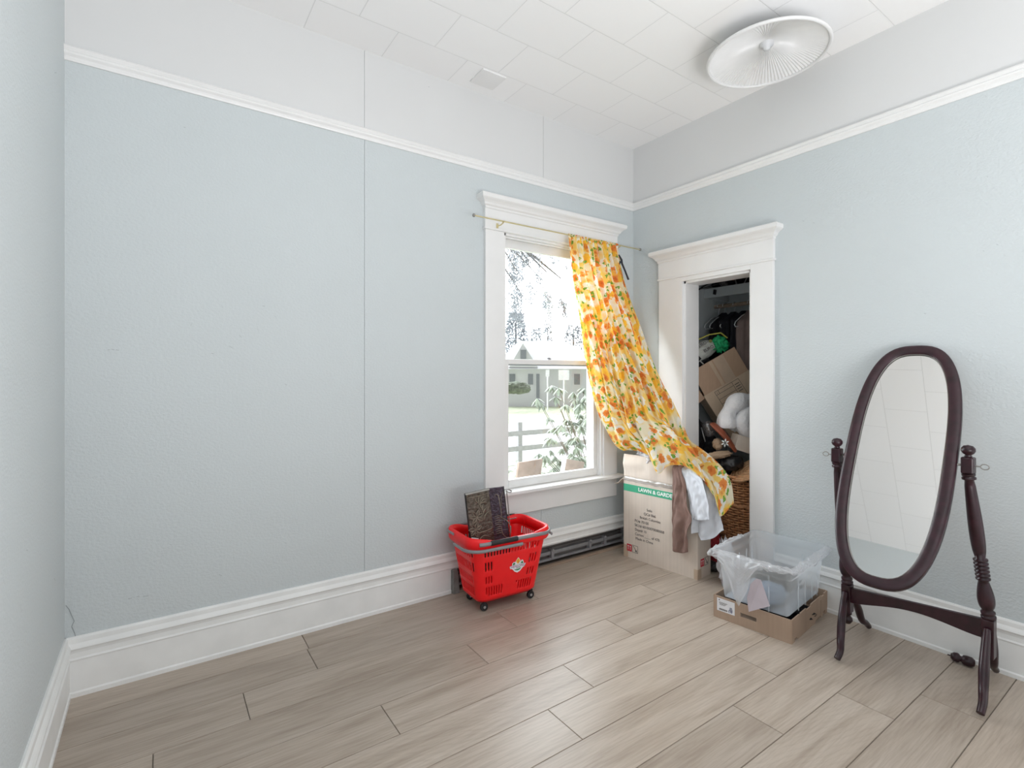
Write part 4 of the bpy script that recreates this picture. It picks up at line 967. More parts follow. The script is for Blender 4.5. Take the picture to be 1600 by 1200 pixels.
MB().tube(ring, .0022, 6, closed=True).build('gilt_bead', M['steel'], mf)
s = MB(); s.add([p - Nm * .003 for p in ovring(Wm - fw_ + .004, Lm - fw_ + .004, 0)[:-1]], [tuple(range(128))]); s.build('mirror_glass', M['mirror'], mf)
s = MB(); s.add([p - Nm * .010 for p in ovring(Wm - fw_ + .02, Lm - fw_ + .02, 0)[:-1]], [tuple(range(128))]); s.build('backing_board', M['card'], mf, solid=.004)
def leg(pts, r, name='leg'):
    P, _ = resample(pts, 20)
    return MB().tube(P, [r * (1 - .25 * abs(2 * k / 19 - 1)) for k in range(20)], 10, flat=1.0).build(name, M['mahog'], cm)
def stand(B0, Tt, blk_top, blk_bot, footF, footB, side, pend):
    B0 = Vector(B0); Tt = Vector(Tt)
    MB().obox(B0 + UZ * ((blk_top + blk_bot) / 2), (.024, 0, 0), (0, .021, 0), (0, 0, (blk_top - blk_bot) / 2)).build('post_block', M['mahog'], cm, bevel=.004)
    a = B0 + UZ * blk_top; ax = Tt - a; L = ax.length
    pf = [(.020, 0), (.026, .004), (.026, .014), (.020, .018), (.025, .024), (.025, .032), (.018, .040)]
    pf += [(.018 + .012 * math.sin(PI * min(1, t * 1.0) ** .7), .040 + .13 * t * L / .66) for t in [k / 12 for k in range(1, 12)]]
    z0 = .17 * L / .66 + .005
    for k in range(6): pf += [(.017, z0 + .0165 * k), (.0255, z0 + .0045 + .0165 * k), (.0255, z0 + .010 + .0165 * k), (.017, z0 + .0145 + .0165 * k)]
    z1 = z0 + .105
    pf += [(.018 + .008 * math.sin(PI * t ** .6), z1 + (L - .03 - z1) * t) for t in [k / 14 for k in range(1, 14)]]
    pf += [(.016, L - .028), (.025, L - .024), (.025, L - .016), (.018, L - .012), (.024, L - .008), (.024, L)]
    MB().lathe(pf, a, ax, 20).build('turned_post', M['mahog'], cm)
    MB().obox(Tt + UZ * .036, (.022, 0, 0), (0, .022, 0), (0, 0, .036)).build('pivot_block', M['mahog'], cm, bevel=.006)
    MB().lathe([(.012, 0), (.014, .004), (.010, .008), (.020, .016), (.025, .026), (.024, .038), (.016, .048), (0, .052)], Tt + UZ * .072, (0, 0, 1), 20).build('ball_finial', M['mahog'], cm)
    k_ = Tt + UZ * .036 + Vector((0, side * .022, 0))
    nb = MB(); nb.tube([k_, k_ + Vector((0, side * .018, 0))], .003, 8); nb.tube([k_ + Vector((0, side * (.032 + .014 * math.cos(t)), .011 * math.sin(t))) for t in [2 * PI * q / 16 for q in range(16)]], .0022, 6, closed=True)
    nb.build('wing_screw', M['steel'], cm)
    pt = PV + U * side * (Wm - .01)
    MB().tube([Tt + UZ * .036 - Vector((0, side * .02, 0)), pt], .005, 8).build('pivot_pin', M['steel'], cm)
    for F_, sg in ((footF, -1), (footB, 1)):
        F_ = Vector(F_); j = B0 + UZ * (blk_top - .07) + Vector((sg * .026, 0, 0)); d = F_ - j
        o = leg([j + UZ * .03, j + Vector((sg * .03, d.y * .1, -.005)), j + Vector((d.x * .42, d.y * .4, d.z * .35)), j + Vector((d.x * .62, d.y * .65, d.z * .68)), F_ + Vector((-sg * .035, 0, .045)), F_ + Vector((0, 0, .016))], .0185)
    if pend:
        MB().lathe([(.020, 0), (.020, .01), (.012, .016), (.022, .030), (.024, .042), (.014, .058), (0, .062)], B0 + UZ * blk_bot, (0, 0, -1), 18).build('pendant', M['mahog'], cm)
LB = onX(1324, 912, 2.90); RB = onX(1545, 967, 2.945)
LT = onX(1308, 722, 2.865); RTp = onX(1513, 740, 2.88)
print('stand', LB, RB, LT, RTp)
stand((2.90, LB.y, 0), LT, LB.z, .155, (2.654, 1.105, 0), (3.135, 1.150, 0), 1, True)
stand((2.945, RB.y, 0), RTp, RB.z, .150, (2.695, .600, 0), (3.150, .648, 0), -1, False)
a = Vector((2.90, LB.y - .02, 0)); b = Vector((2.945, RB.y + .02, 0)); d = (b - a)
topz = (LB.z - .03, RB.z - .005)
s = MB(); n_ = Vector((1, 0, 0)) * .010; vF = []; 
for i in range(33):
    t = i / 32; p = a + d * t; tz_ = lerp(onX(1333, 919, 2.90).z, onX(1532, 965, 2.945).z, t)
    hh = lerp(.075, .082, t) - .035 * math.sin(PI * t) ** 1.5
    vF += [p - n_ + UZ * (tz_ - hh), p - n_ + UZ * tz_, p + n_ + UZ * tz_, p + n_ + UZ * (tz_ - hh)]
s.add(vF, [(i * 4 + k, i * 4 + (k + 1) % 4, i * 4 + 4 + (k + 1) % 4, i * 4 + 4 + k) for i in range(32) for k in range(4)]); s.build('stretcher', M['mahog'], cm, bevel=.002)
s = MB(); fx = onZ(1505, 1024, .024)
fa = Vector((.10, -.99, 0)).normalized(); fo_ = Vector((3.115, .80, .024))
s.lathe([(.003, -.012), (.003, 0), (.012, .0), (.020, .010), (.022, .022), (.020, .030), (.013, .034), (.013, .040), (.020, .044), (.023, .060), (.022, .075), (.014, .086), (0, .088)], fo_, fa, 20)
tag(s.build('wooden_finial', M['mahog']), 'loose turned mahogany finial lying on the floor against the right baseboard', 'finial')
#PART3
# ================================================================== CLOSET CONTENTS
sh = thing('closet_shelf', 'pale painted shelf with a deep front board across the closet top', 'shelf', (3.99, 1.98, 2.02))
MB().box(3.83, CX1, CYn, CYs, 2.072, 2.090).build('shelf_board', M['closet'], sh)
MB().box(3.815, 3.833, CYn, CYs, 2.015, 2.094).build('front_board', M['closet'], sh)
MB().box(3.833, CX1, CYs - .02, CYs, 2.015, 2.072).build('cleat', M['closet'], sh)
RX, RZ = 3.97, 1.955
cr_ = MB(); cr_.tube([(RX, CYn, RZ), (RX, CYs, RZ)], .016, 12); tag(cr_.build('closet_rod', M['subwood']), 'brown wooden hanging rod under the closet shelf', 'rod')
def hanger(y, label, tilt=0):
    s = MB(); z = RZ + .019
    hook = [(RX + .022 * math.cos(a), y, RZ + .022 * math.sin(a)) for a in [math.radians(-30 + 210 * k / 10) for k in range(11)]]
    hook = hook[::-1]; 
    s.tube([(RX - .022, y, RZ - .006)] + hook[1:], .0035, 6)
    s.tube([(RX + .019, y, RZ - .011), (RX + .004, y, RZ - .045), (RX, y, RZ - .075)], .0035, 6)
    t = [(RX, y, RZ - .075), (RX - .10, y, RZ - .11), (RX - .19, y, RZ - .165), (RX - .205, y, RZ - .19), (RX - .19, y, RZ - .205), (RX - .16, y, RZ - .20), (RX + .16, y, RZ - .20), (RX + .19, y, RZ - .205), (RX + .205, y, RZ - .19), (RX + .19, y, RZ - .165), (RX + .10, y, RZ - .11)]
    s.tube(t, .0045, 6, closed=True)
    o = s.build('coat_hanger', M['hanger']); return tag(o, label, 'hanger', 'white plastic hangers on the closet rod')
hanger(onX(1123, 480, 3.97).y, 'white plastic hanger nearest the closet side wall with its bare arm showing')
hanger(2.535, 'white plastic hanger in the middle holding the leftmost black coat')
hanger(2.44, 'white plastic hanger holding the black coat next to the brown one')
hanger(onX(1170, 475, 3.97).y, 'white plastic hanger holding the brown coat at the right of the closet')
def coat(y, z0, m, label, name, wd=.20, seed=0):
    G = []
    for j in range(26):
        t = j / 25; z = lerp(RZ - .060, z0, t); w_ = wd * min(1, .12 + 4.2 * t) * (1 + .12 * t); dth = .054 * min(1, .4 + 3 * t) * (1 + .2 * t); row = []
        for k in range(37):
            a = 2 * PI * k / 36; q = 1 + .18 * mn.noise(Vector((math.cos(a) * 2, math.sin(a) * 2 + seed, t * 2.5))) + .05 * math.sin(a * 9 + seed)
            row.append(Vector((RX + w_ * math.cos(a) * q, y + dth * math.sin(a) * q, z)))
        G.append(row)
    s = MB(); s.grid(G); s.add([sum(G[0][:-1], Vector()) / 36] + G[0][:-1], [(0, 1 + k, 1 + (k + 1) % 36) for k in range(36)]); s.add(G[-1][:-1], [tuple(range(36))])
    return tag(s.build(name, m), label, 'coat')
coat(2.535, 1.42, M['blackcloth'], 'leftmost black coat hanging in the closet', 'hanging_coat', .175, seed=1)
coat(2.445, 1.46, M['blackcloth'], 'middle one of the three black coats hanging in the closet', 'hanging_coat', .18, seed=4)
coat(2.355, 1.50, M['blackcloth'], 'black coat hanging directly beside the mauve brown coat', 'hanging_coat', .17, seed=6)
coat(onX(1170, 475, 3.97).y - .01, 1.40, M['browncoat'], 'mauve brown coat hanging at the right side of the closet opening', 'hanging_coat', .15, seed=8)
# on the shelf
p = onX(1142, 424, 3.98)
tag(MB().blob((3.985, p.y, 2.185), .13, .17, .09, 2, .2).build('black_duffel', M['blackcloth']), 'black soft bag stuffed on the closet shelf', 'bag')
tag(MB().blob((3.985, p.y - .36, 2.18), .13, .15, .085, 9, .2).build('black_duffel', M['blackcloth']), 'second black bag on the closet shelf at its right end', 'bag')
p = onX(1132, 434, 3.842)
tag(MB().lathe([(.0, 0), (.018, 0), (.028, .012), (.030, .04), (.026, .055), (.024, .058)], (p.x + .03, p.y, 2.115), (-1, .15, .25), 20).build('glass_jar', M['clearcup']), 'small glass jar lying on the closet shelf edge', 'jar')
for x0, y0, x1, y1, lb in ((1144, 420, 1151, 440, 'thin metal strut leaning on the closet shelf, left one'), (1172, 424, 1163, 438, 'thin metal strut leaning on the closet shelf, right one')):
    a = onX(x1, y1, 3.84); b = onX(x0, y0, 3.86); tag(MB().tube([Vector((a.x, a.y, 2.097)), b], .006, 8).build('metal_strut', M['greymetal']), lb, 'metal strut')
def onclos(x, y): return onY(x, y, CYs - .006)
tag(MB().tube([onclos(1060, 458), onclos(1075, 455), onX(1100, 450, 3.80), onX(1124, 443, 3.806), onX(1126, 440, 3.82)], .0045, 6).build('cord', M['black']), 'upper black cord running from the closet side wall to the shelf', 'cord')
tag(MB().tube([onclos(1060, 472), onclos(1075, 464), onX(1100, 447, 3.78), onX(1122, 434, 3.80)], .0055, 6).build('cord', M['black']), 'steeper black cord crossing over the other one below the closet shelf', 'cord')
p = onX(1117.5, 447, 3.812); tag(MB().obox((3.806, p.y, 2.055), (.008, 0, 0), (0, .011, .004), (0, -.004, .020)).build('clip', M['black'], bevel=.003), 'small black clip on the front board of the closet shelf', 'clip')
# printed bag + green cloth + umbrella
RX_ = Vector((RT[0], RT[1], 0)); FWV = Vector((FW[0], FW[1], 0))
c = at(1092, 550, 4.07); ax = (RX_ * .86 + UZ * .5).normalized(); ay = (UZ * .86 - RX_ * .5).normalized()
bgp = thing('printed_bag', 'white printed bag with olive emblems and a yellow edge in the closet', 'bag', c)
MB().blob(c, .150, .075, .075, 3, .09, axes=(ax, ay, FWV)).build('bag_body', M['bagwhite'], bgp)
s = MB(); s.tube([at(1066, 556, 3.99), at(1075, 541, 3.99), at(1092, 530, 3.99), at(1108, 523, 3.99), at(1126, 520, 3.99), at(1136, 528, 4.0)], .009, 8, flat=.6); s.build('yellow_edge', M['yellow'], bgp)
for x, y in ((1110, 533), (1077.5, 557)):
    MB().lathe([(.013, 0), (.013, .004)], at(x, y, 3.975), -FWV, 16).build('emblem', M['olive'], bgp)
for tx, x, y in (('EURO', 1090, 545), ('EURO', 1101, 551), ('EURO', 1076, 568)):
    text(tx, at(x, y, 3.97), ax, ay, .032, M['ink'], bgp, 'bag_lettering', bold=.001)
tag(MB().blob(at(1125, 538, 4.02), .052, .056, .04, 5, .38, axes=(RX_, UZ, FWV)).build('green_cloth', M['emerald']), 'bright green cloth beside the printed bag in the closet', 'cloth')
um = thing('folded_umbrella', 'dark folded umbrella poking down across the printed bag', 'umbrella', at(1080, 548, 3.95))
MB().tube([at(1066, 535, 3.96), at(1093, 563, 3.93)], [.016, .020], 10).build('canopy', M['blackcloth'], um); MB().tube([at(1093, 563, 3.93), at(1099, 569, 3.925)], .006, 8).build('tip', M['steel'], um)
tag(MB().blob(at(1084, 574, 4.08), .13, .045, .07, 6, .25, axes=(ax, ay, FWV)).build('dark_scarf', M['blackcloth']), 'dark knitted scarf between the printed bag and the moving carton', 'scarf')
# tilted moving carton
D0 = 4.0; k_ = D0 / FPX
O = at(1100, 619, D0); e1 = (RX_ * 73 + UZ * 43).normalized(); e2 = (UZ * 81 - RX_ * 52).normalized(); e3 = e1.cross(e2).normalized()
if e3.dot(O - EV) > 0: e3 = -e3      # towards the viewer
mv = thing('moving_carton', 'brown moving carton tipped on its corner with open flaps in the closet', 'cardboard box', O - e2 * .4)
bw, bh, bd_ = .405, .45, .17
s = MB(); t_ = .0025
s.obox(O + e1 * bw / 2 - e2 * bh / 2, e1 * bw / 2, e2 * bh / 2, e3 * t_); s.obox(O + e1 * bw / 2 - e2 * bh / 2 - e3 * bd_, e1 * bw / 2, e2 * bh / 2, e3 * t_)
s.obox(O - e2 * bh / 2 - e3 * bd_ / 2, e3 * bd_ / 2, e2 * bh / 2, e1 * t_); s.obox(O + e1 * bw - e2 * bh / 2 - e3 * bd_ / 2, e3 * bd_ / 2, e2 * bh / 2, e1 * t_)
s.obox(O + e1 * bw / 2 - e2 * bh - e3 * bd_ / 2, e1 * bw / 2, e3 * bd_ / 2, e2 * t_)
mvb = s.build('carton_body', M['card_tan'], mv)
def quadp(pts, m, name, par, th=.004): return MB().add(pts, [(0, 1, 2, 3)]).build(name, m, par, solid=th)
ft = (e2 * .97 + e3 * .12).normalized()
fl_ = quadp([O + e1 * .006, O + e1 * (bw - .004), O + e1 * (bw - .006) + ft * .220, O + e1 * .012 + ft * .222], M['card'], 'front_flap', mv)
fn3 = (e1.cross(ft)).normalized(); fn3 = fn3 if fn3.dot(e3) > 0 else -fn3
MB().obox(O + e1 * .245 + ft * .11 + fn3 * .0035, e1 * .045, ft * .108, fn3 * .0005).build('flap_tape', M['tape'], mv)
MB().obox(O + e1 * .175 + ft * .11 + fn3 * .0030, e1 * .012, ft * .108, fn3 * .0005).build('flap_tape', M['card_tan'], mv)
sf = (-e1 * .75 - e2 * .55 + e3 * .15).normalized()
quadp([O + e2 * .18 - e1 * .004 - e3 * .012, O - e1 * .004 - e3 * .01 - e2 * .02, O - e2 * .03 - e3 * .01 - e1 * .065, O + e2 * .13 - e3 * .012 - e1 * .13], M['card'], 'side_flap', mv)
# printed form on its front
FOo = O + e3 * .0035
def fr_(u, v): return FOo + e1 * u - e2 * v
s = MB()
def ln(u0, v0, u1, v1, w_=.0016):
    a, b = fr_(u0, v0), fr_(u1, v1); d = (b - a).normalized(); q = d.cross(e3).normalized() * w_; s.add([a - q, b - q, b + q, a + q], [(0, 1, 2, 3)])
for a in ((.085, .015, .30, .015), (.085, .045, .24, .045), (.085, .085, .24, .085), (.085, .125, .24, .125), (.085, .165, .24, .165), (.085, .015, .085, .20), (.24, .015, .24, .20), (.30, .015, .30, .20), (.115, .015, .115, .045)): ln(*a)
for k in range(4): ln(.25, .045 + .02 * k, .29, .045 + .02 * k, .003)
s.build('printed_form', M['ink'], mvb)
text('1', fr_(.093, .040), e1, e2, .026, M['ink'], mvb, 'form_number', .001)
# quilt, small box etc.
qc = at(1158, 648, 3.78)
qp = [at(1136, 668, 3.74), at(1137, 650, 3.74), at(1146, 634, 3.75), at(1160, 626, 3.76), at(1178, 628, 3.80)]
P_, _ = resample(qp, 24); G = []
s = MB(); s.tube(P_, [.062 + .010 * math.sin(k * .6) for k in range(24)], 20)
s.tube(resample([at(1170, 678, 3.72), at(1161, 664, 3.70), at(1164, 650, 3.72), at(1182, 642, 3.76)], 18)[0], .055, 18); s.blob(at(1150, 664, 3.78), .055, .05, .05, 4, .15)
tag(s.build('rolled_quilt', M['quilt']), 'white quilt rolled up at the right of the closet doorway', 'quilt')
sbx = MB(); bc = at(1166, 695, 3.66); bx1 = (RX_ * .94 - UZ * .30).normalized(); bx2 = (UZ * .94 + RX_ * .30).normalized()
sbx.obox(bc + FWV * .06, bx1 * .070, bx2 * .055, FWV * .055); tag(sbx.build('small_box', M['card_pale'], bevel=.002), 'small pale cardboard box under the white quilt in the closet', 'box')
tag(MB().blob(at(1173, 676, 3.72), .05, .018, .035, 3, .2, axes=(bx1, bx2, FWV)).build('burgundy_cloth', M['burgundy']), 'burgundy cloth on top of the small cardboard box', 'cloth')
lb = thing('leather_bag', 'russet leather bag with a white stitched flower lying in the closet pile', 'bag', at(1133, 686, 3.72))
MB().tube(resample([at(1113, 662, 3.74), at(1123, 671, 3.70), at(1136, 685, 3.68), at(1150, 706, 3.66)], 14)[0], [.030, .034, .036, .038, .038, .038, .037, .036, .034, .032, .030, .027, .023, .016], 12, flat=.45).build('bag_body', M['brownleather'], lb)
s = MB(); fc = at(1133, 692, 3.60)
for k in range(6):
    a = k * PI / 3 + .4; q = fc + RX_ * .018 * math.cos(a) + UZ * .018 * math.sin(a); d = (RX_ * math.cos(a) + UZ * math.sin(a)); n2 = d.cross(FWV)
    s.add([fc + d * .004, q + n2 * .006, fc + d * .032, q - n2 * .006], [(0, 1, 2, 3)])
s.build('stitched_flower', M['whiteink'], lb)
tag(MB().blob(at(1121, 694, 3.74), .035, .042, .03, 4, .12, axes=(RX_, UZ, FWV)).build('suede_shoe', M['suede']), 'rounded tan suede shoe left of the russet leather bag', 'shoe')
tag(MB().blob(at(1122, 711, 3.68), .095, .025, .04, 7, .15, axes=((RX_ + UZ * .12).normalized(), UZ, FWV)).build('suede_boot', M['suede']), 'long tan suede boot lying across the pile above the black leather bag', 'boot')
tag(MB().blob(at(1143, 724, 3.68), .085, .055, .06, 9, .07, axes=((RX_ * .93 + UZ * .25).normalized(), (UZ * .93 - RX_ * .25).normalized(), FWV)).build('black_handbag', M['leather']), 'shiny black leather handbag above the wicker hamper', 'handbag')
tag(MB().blob(at(1122, 733, 3.80), .085, .075, .06, 19, .2, axes=(RX_, UZ, FWV)).build('black_sack', M['blackcloth']), 'black sack behind the curtain hem and left of the shiny handbag', 'sack')
bp_ = thing('black_backpack', 'dark slate backpack standing at the left inside the closet doorway', 'backpack', at(1086, 682, 3.95))
MB().blob(at(1086, 682, 4.00), .085, .135, .06, 12, .10, axes=((RX_ + UZ * -.1).normalized(), UZ, FWV)).build('pack_body', M['leather'], bp_)
MB().tube([at(1096, 668, 3.94), at(1099, 680, 3.92), at(1102, 690, 3.93)], .005, 6).build('zip_strap', M['bolt'], bp_)
tag(MB().blob(at(1076, 644, 4.02), .05, .06, .05, 15, .25, axes=(RX_, UZ, FWV)).build('grey_cap', M['blackcloth']), 'dark rumpled cap above the backpack in the closet', 'cap')
tag(MB().blob(at(1106, 694, 4.0), .06, .10, .06, 16, .2, axes=(RX_, UZ, FWV)).build('black_jacket', M['blackcloth']), 'black jacket bunched between the backpack and the suede shoe', 'jacket')
bx = (RX_ * .93 + UZ * .35).normalized(); by = (UZ * .93 - RX_ * .35).normalized()
cpm = MB(); cpm.lathe([(.030, -.055), (.038, -.045), (.040, .0), (.038, .03), (.034, .05), (.020, .055), (0, .056)], at(1107, 670, 3.88), by, 16); tag(cpm.build('plastic_container', M['clearcup']), 'smoky clear plastic container between the backpack and the russet bag', 'container')
# heap underneath that carries all of it
for c_, r3, nm_, lb_ in (((3.72, 2.42, 0), (.20, .17, .33), 'rubbish_sack', 'tall black rubbish sack at the left back of the closet floor'), ((3.93, 2.05, 0), (.18, .20, .34), 'rubbish_sack', 'tall black rubbish sack behind the wicker hamper')):
    tag(MB().blob((c_[0], c_[1], r3[2] * 1.02), *r3, 21, .06).build(nm_, M['blackcloth']), lb_, 'sack')
# wicker hamper
HC = Vector((3.545, 2.075, 0)); HR = .195; HH = .64
hm = thing('wicker_hamper', 'round brown wicker hamper just inside the closet doorway', 'hamper', HC)
s = MB(); rows_ = 34; st_ = 32
for r0 in range(rows_):
    z = .02 + (HH - .05) * r0 / (rows_ - 1); R0 = HR * (.86 + .14 * z / HH)
    pts = []
    for k in range(st_ * 4):
        a = 2 * PI * k / (st_ * 4); pts.append(HC + Vector(((R0 + .008 * math.cos(a * st_ / 2 + PI * (r0 % 2))) * math.cos(a), (R0 + .008 * math.cos(a * st_ / 2 + PI * (r0 % 2))) * math.sin(a), z)))
    s.tube(pts, .0078, 5, closed=True)
s.build('weave', M['wicker'], hm)
s = MB()
for k in range(st_): a = 2 * PI * k / st_; s.tube([HC + Vector((HR * .86 * math.cos(a), HR * .86 * math.sin(a), .01)), HC + Vector((HR * math.cos(a), HR * math.sin(a), HH))], .004, 5)
so_ = s.build('stakes', M['wicker'], hm); so_['kind'] = 'stuff'
for z, r0 in ((HH, .013), (.44, .009)):
    MB().tube([HC + Vector((HR * (.86 + .14 * z / HH) * 1.02 * math.cos(2 * PI * k / 64), HR * (.86 + .14 * z / HH) * 1.02 * math.sin(2 * PI * k / 64), z)) for k in range(64)], r0, 8, closed=True).build('rim', M['wicker'], hm)
MB().lathe([(.0, .012), (HR * .85, .012), (HR * .85, .018), (0, .018)], HC, seg=32).build('base', M['wicker'], hm)
tag(MB().blob(HC + Vector((0, 0, HH - .06)), .15, .15, .07, 2, .2).build('dark_laundry', M['blackcloth']), 'dark laundry filling the top of the wicker hamper', 'laundry')
ld = at(1174, 733, 3.60); nl = (UZ * .84 - RX_ * .52 - FWV * .02).normalized()
s = MB(); u_ = nl.orthogonal().normalized(); w2 = nl.cross(u_)
for k in range(9):
    rr = .02 + .016 * k + .0; s.tube([ld + (u_ * math.cos(2 * PI * q / 48) + w2 * math.sin(2 * PI * q / 48)) * rr + nl * .004 * (k % 2) for q in range(48)], .0085, 6, closed=True)
tag(s.build('hamper_lid', M['wicker_l']), 'light wicker lid leaning tilted on the hamper rim', 'lid')
# on the floor in the doorway
p = onZ(1122, 882, 0)
tag(MB().blob((3.30, 2.215, .11), .075, .085, .105, 4, .2).build('crimson_bundle', M['redcloth']), 'crimson cloth bundle on the floor between the tall carton and the hamper', 'cloth')
q = at(1142, 840, 3.30)
tag(MB().blob((q.x - .02, q.y + .02, .14), .05, .045, .145, 8, .32).build('crumpled_bag', M['tissue']), 'crumpled white plastic bag standing behind the clear bin in the doorway', 'plastic bag')
sh_ = MB(); sh_.blob((3.17, 2.115, .035), .04, .055, .034, 3, .1); tag(sh_.build('dark_shoe', M['leather']), 'dark blue shoe on the floor right of the tall carton', 'shoe')

# ================================================================== OUTSIDE THE WINDOW
GZ = -.6
s = MB(); s.box(-30, 70, 3.0, 70, GZ - .1, GZ); lo = s.build('lawn', M['lawn'], origin=(0, 0, GZ)); struct(lo)
s = MB(); s.box(-30, 70, 9.0, 16.5, GZ, GZ + .01); struct(s.build('road', M['road']))
hd_ = 31.0; HO = at(772, 577, hd_); HO.z = 0; 
def hp(px, z, back=0): q = at(px, 585, hd_); return Vector((q.x, q.y, z)) + FWV * back
hs_ = thing('house', 'pale single-storey house with a white roof and small gable window beyond the street', 'house', hp(845, GZ))
MB().add([hp(772, GZ), hp(960, GZ), hp(960, GZ, 7), hp(772, GZ, 7), hp(772, 1.72), hp(960, 1.72), hp(960, 1.72, 7), hp(772, 1.72, 7)], [(0, 1, 5, 4), (1, 2, 6, 5), (2, 3, 7, 6), (3, 0, 4, 7)]).build('house_wall', M['housewall'], hs_)
MB().add([hp(766, 1.70, -.4), hp(966, 1.70, -.4), hp(966, 1.70, 7.4), hp(766, 1.70, 7.4), hp(812, 3.62, 3.2), hp(890, 3.62, 3.2)], [(0, 1, 5, 4), (1, 2, 5), (2, 3, 4, 5), (3, 0, 4), (0, 3, 2, 1)]).build('roof', M['roof'], hs_)
MB().add([hp(795, 1.8, -.3), hp(840, 1.8, -.3), hp(817, 3.25, -.3), hp(795, 1.8, 3), hp(840, 1.8, 3), hp(817, 3.25, 3)], [(0, 1, 2), (0, 2, 5, 3), (1, 4, 5, 2), (3, 5, 4)]).build('gable', M['roof'], hs_)
def hwin(x0, x1, z0, z1, name='window', off=-.04):
    f_ = MB().add([hp(x0, z0, off), hp(x1, z0, off), hp(x1, z1, off), hp(x0, z1, off), hp(x0, z0, off + .06), hp(x1, z0, off + .06), hp(x1, z1, off + .06), hp(x0, z1, off + .06)], [(0, 1, 2, 3), (0, 4, 5, 1), (1, 5, 6, 2), (2, 6, 7, 3), (3, 7, 4, 0)]).build(name, M['houseglass'], hs_)
hwin(813, 822, 2.3, 2.85, off=-.36); hwin(796, 805, .75, 1.4); hwin(825, 833, .75, 1.4); hwin(897, 906, .75, 1.4); hwin(838, 843, -.5, 1.4, 'door')
def leaves(s, c, n, l, wd, droop, seed, ang=(0, 2 * PI)):
    rr = random.Random(seed)
    for k in range(n):
        a = lerp(*ang, (k + rr.random() * .6) / n); d = Vector((math.cos(a), math.sin(a), -droop * rr.uniform(.3, 1.3))).normalized(); sd = d.cross(UZ).normalized(); up2 = sd.cross(d)
        L_ = l * rr.uniform(.7, 1.15); w_ = wd * rr.uniform(.8, 1.2)
        p = [c, c + d * L_ * .3 + sd * w_ * .8 - up2 * w_ * .1, c + d * L_ * .65 + sd * w_ * .9 - UZ * L_ * .06, c + d * L_ - UZ * L_ * .18, c + d * L_ * .65 - sd * w_ * .9 - UZ * L_ * .06, c + d * L_ * .3 - sd * w_ * .8 - up2 * w_ * .1, c + d * L_ * .6 + up2 * w_ * .2 - UZ * L_ * .03]
        s.add(p, [(0, 1, 6), (1, 2, 6), (2, 3, 6), (3, 4, 6), (4, 5, 6), (5, 0, 6)], 0, False)
rh = thing('rhododendron_shrub', 'broad-leaved evergreen shrub growing just outside the window', 'shrub', (3.75, 3.95, GZ))
s = MB(); sm_ = MB(); rr = random.Random(3)
spots = [(839, 622, 5.2), (845, 628, 5.2), (862, 602, 5.3), (873, 606, 5.2), (868, 620, 5.3), (884, 632, 5.2), (896, 612, 5.4), (858, 652, 5.1), (864, 668, 5.2), (842, 708, 4.9), (850, 712, 4.8)]
for k in range(120):
    y = 600 + 160 * rr.random() ** .75; wx = 14 + 34 * min(1, (y - 595) / 90)
    spots.append((902 + rr.gauss(0, .5) * wx + (8 if y < 650 else 0), y, rr.uniform(4.8, 5.9)))
base_ = Vector((4.15, 4.15, GZ))
for i, (x, y, d) in enumerate(spots):
    if x < 855 and i > 11 and y < 700: continue
    c = at(x, y, d); leaves(s, c, rr.randint(6, 9), .10, .017, 1.1, i)
    if i % 9 == 0 or i < 11:
        mid = lerp(base_, c, .55) + Vector((0, 0, .12)); sm_.tube(resample([base_, mid, c - UZ * .01], 8)[0], [.008, .007, .006, .005, .004, .004, .003, .003], 5)
s.build('foliage', M['leafg'], rh); sm_.build('stems', M['stem'], rh)['kind'] = 'stuff'
s = MB(); rr = random.Random(9)
for k in range(260):
    c = Vector((rr.uniform(2.6, 5.2), rr.uniform(3.7, 6.4), GZ + rr.uniform(.02, .30))); leaves(s, c, 6, .09, .018, -.2, k + 500)
for k in range(110):
    c = Vector((rr.uniform(2.75, 3.5), rr.uniform(3.6, 4.3), rr.uniform(.1, .50))); leaves(s, c, 6, .07, .014, .2, k + 900)
gc = tag(s.build('ground_cover', M['leafg']), 'low leafy weeds growing under the window outside', 'weeds', kind='stuff')
# post and rail fence
fy = 7.4; fe = thing('rail_fence', 'weathered post and two-rail fence along the edge of the yard', 'fence', (6.5, fy, GZ))
for x in (.5, 2.9, 5.3, 7.7, 10.1, 12.5): MB().box(x - .045, x + .045, fy - .05, fy + .05, GZ, .52).build('post', M['fence'], fe, bevel=.01)
for z in (.325, .055): MB().box(.3, 12.8, fy - .075, fy - .048, z - .045, z + .045).build('rail', M['fence'], fe)
def sign(px, dep, w_, zt, zb_, label):
    q = at(px, 585, dep); sg = thing('street_sign', label, 'sign', (q.x, q.y, GZ))
    MB().obox((q.x, q.y, (zt + zb_) / 2), RX_ * w_ / 2, UZ * (zt - zb_) / 2, FWV * .01).build('sign_panel', M['signw'], sg)
    MB().tube([(q.x + .03, q.y + .03, GZ), (q.x + .03, q.y + .03, zt - .05)], .035, 8).build('sign_post', M['signw'], sg)
sign(881, 26, .54, 1.60, 1.08, 'larger white street sign on a post beyond the yard'); sign(855.5, 28, .2, 1.62, 1.25, 'smaller white street sign left of the larger one')
tag(MB().blob(at(806, 606, 27) , .85, .5, .32, 3, .14).build('clipped_hedge', M['hedge']), 'low clipped hedge in front of the pale house', 'hedge')
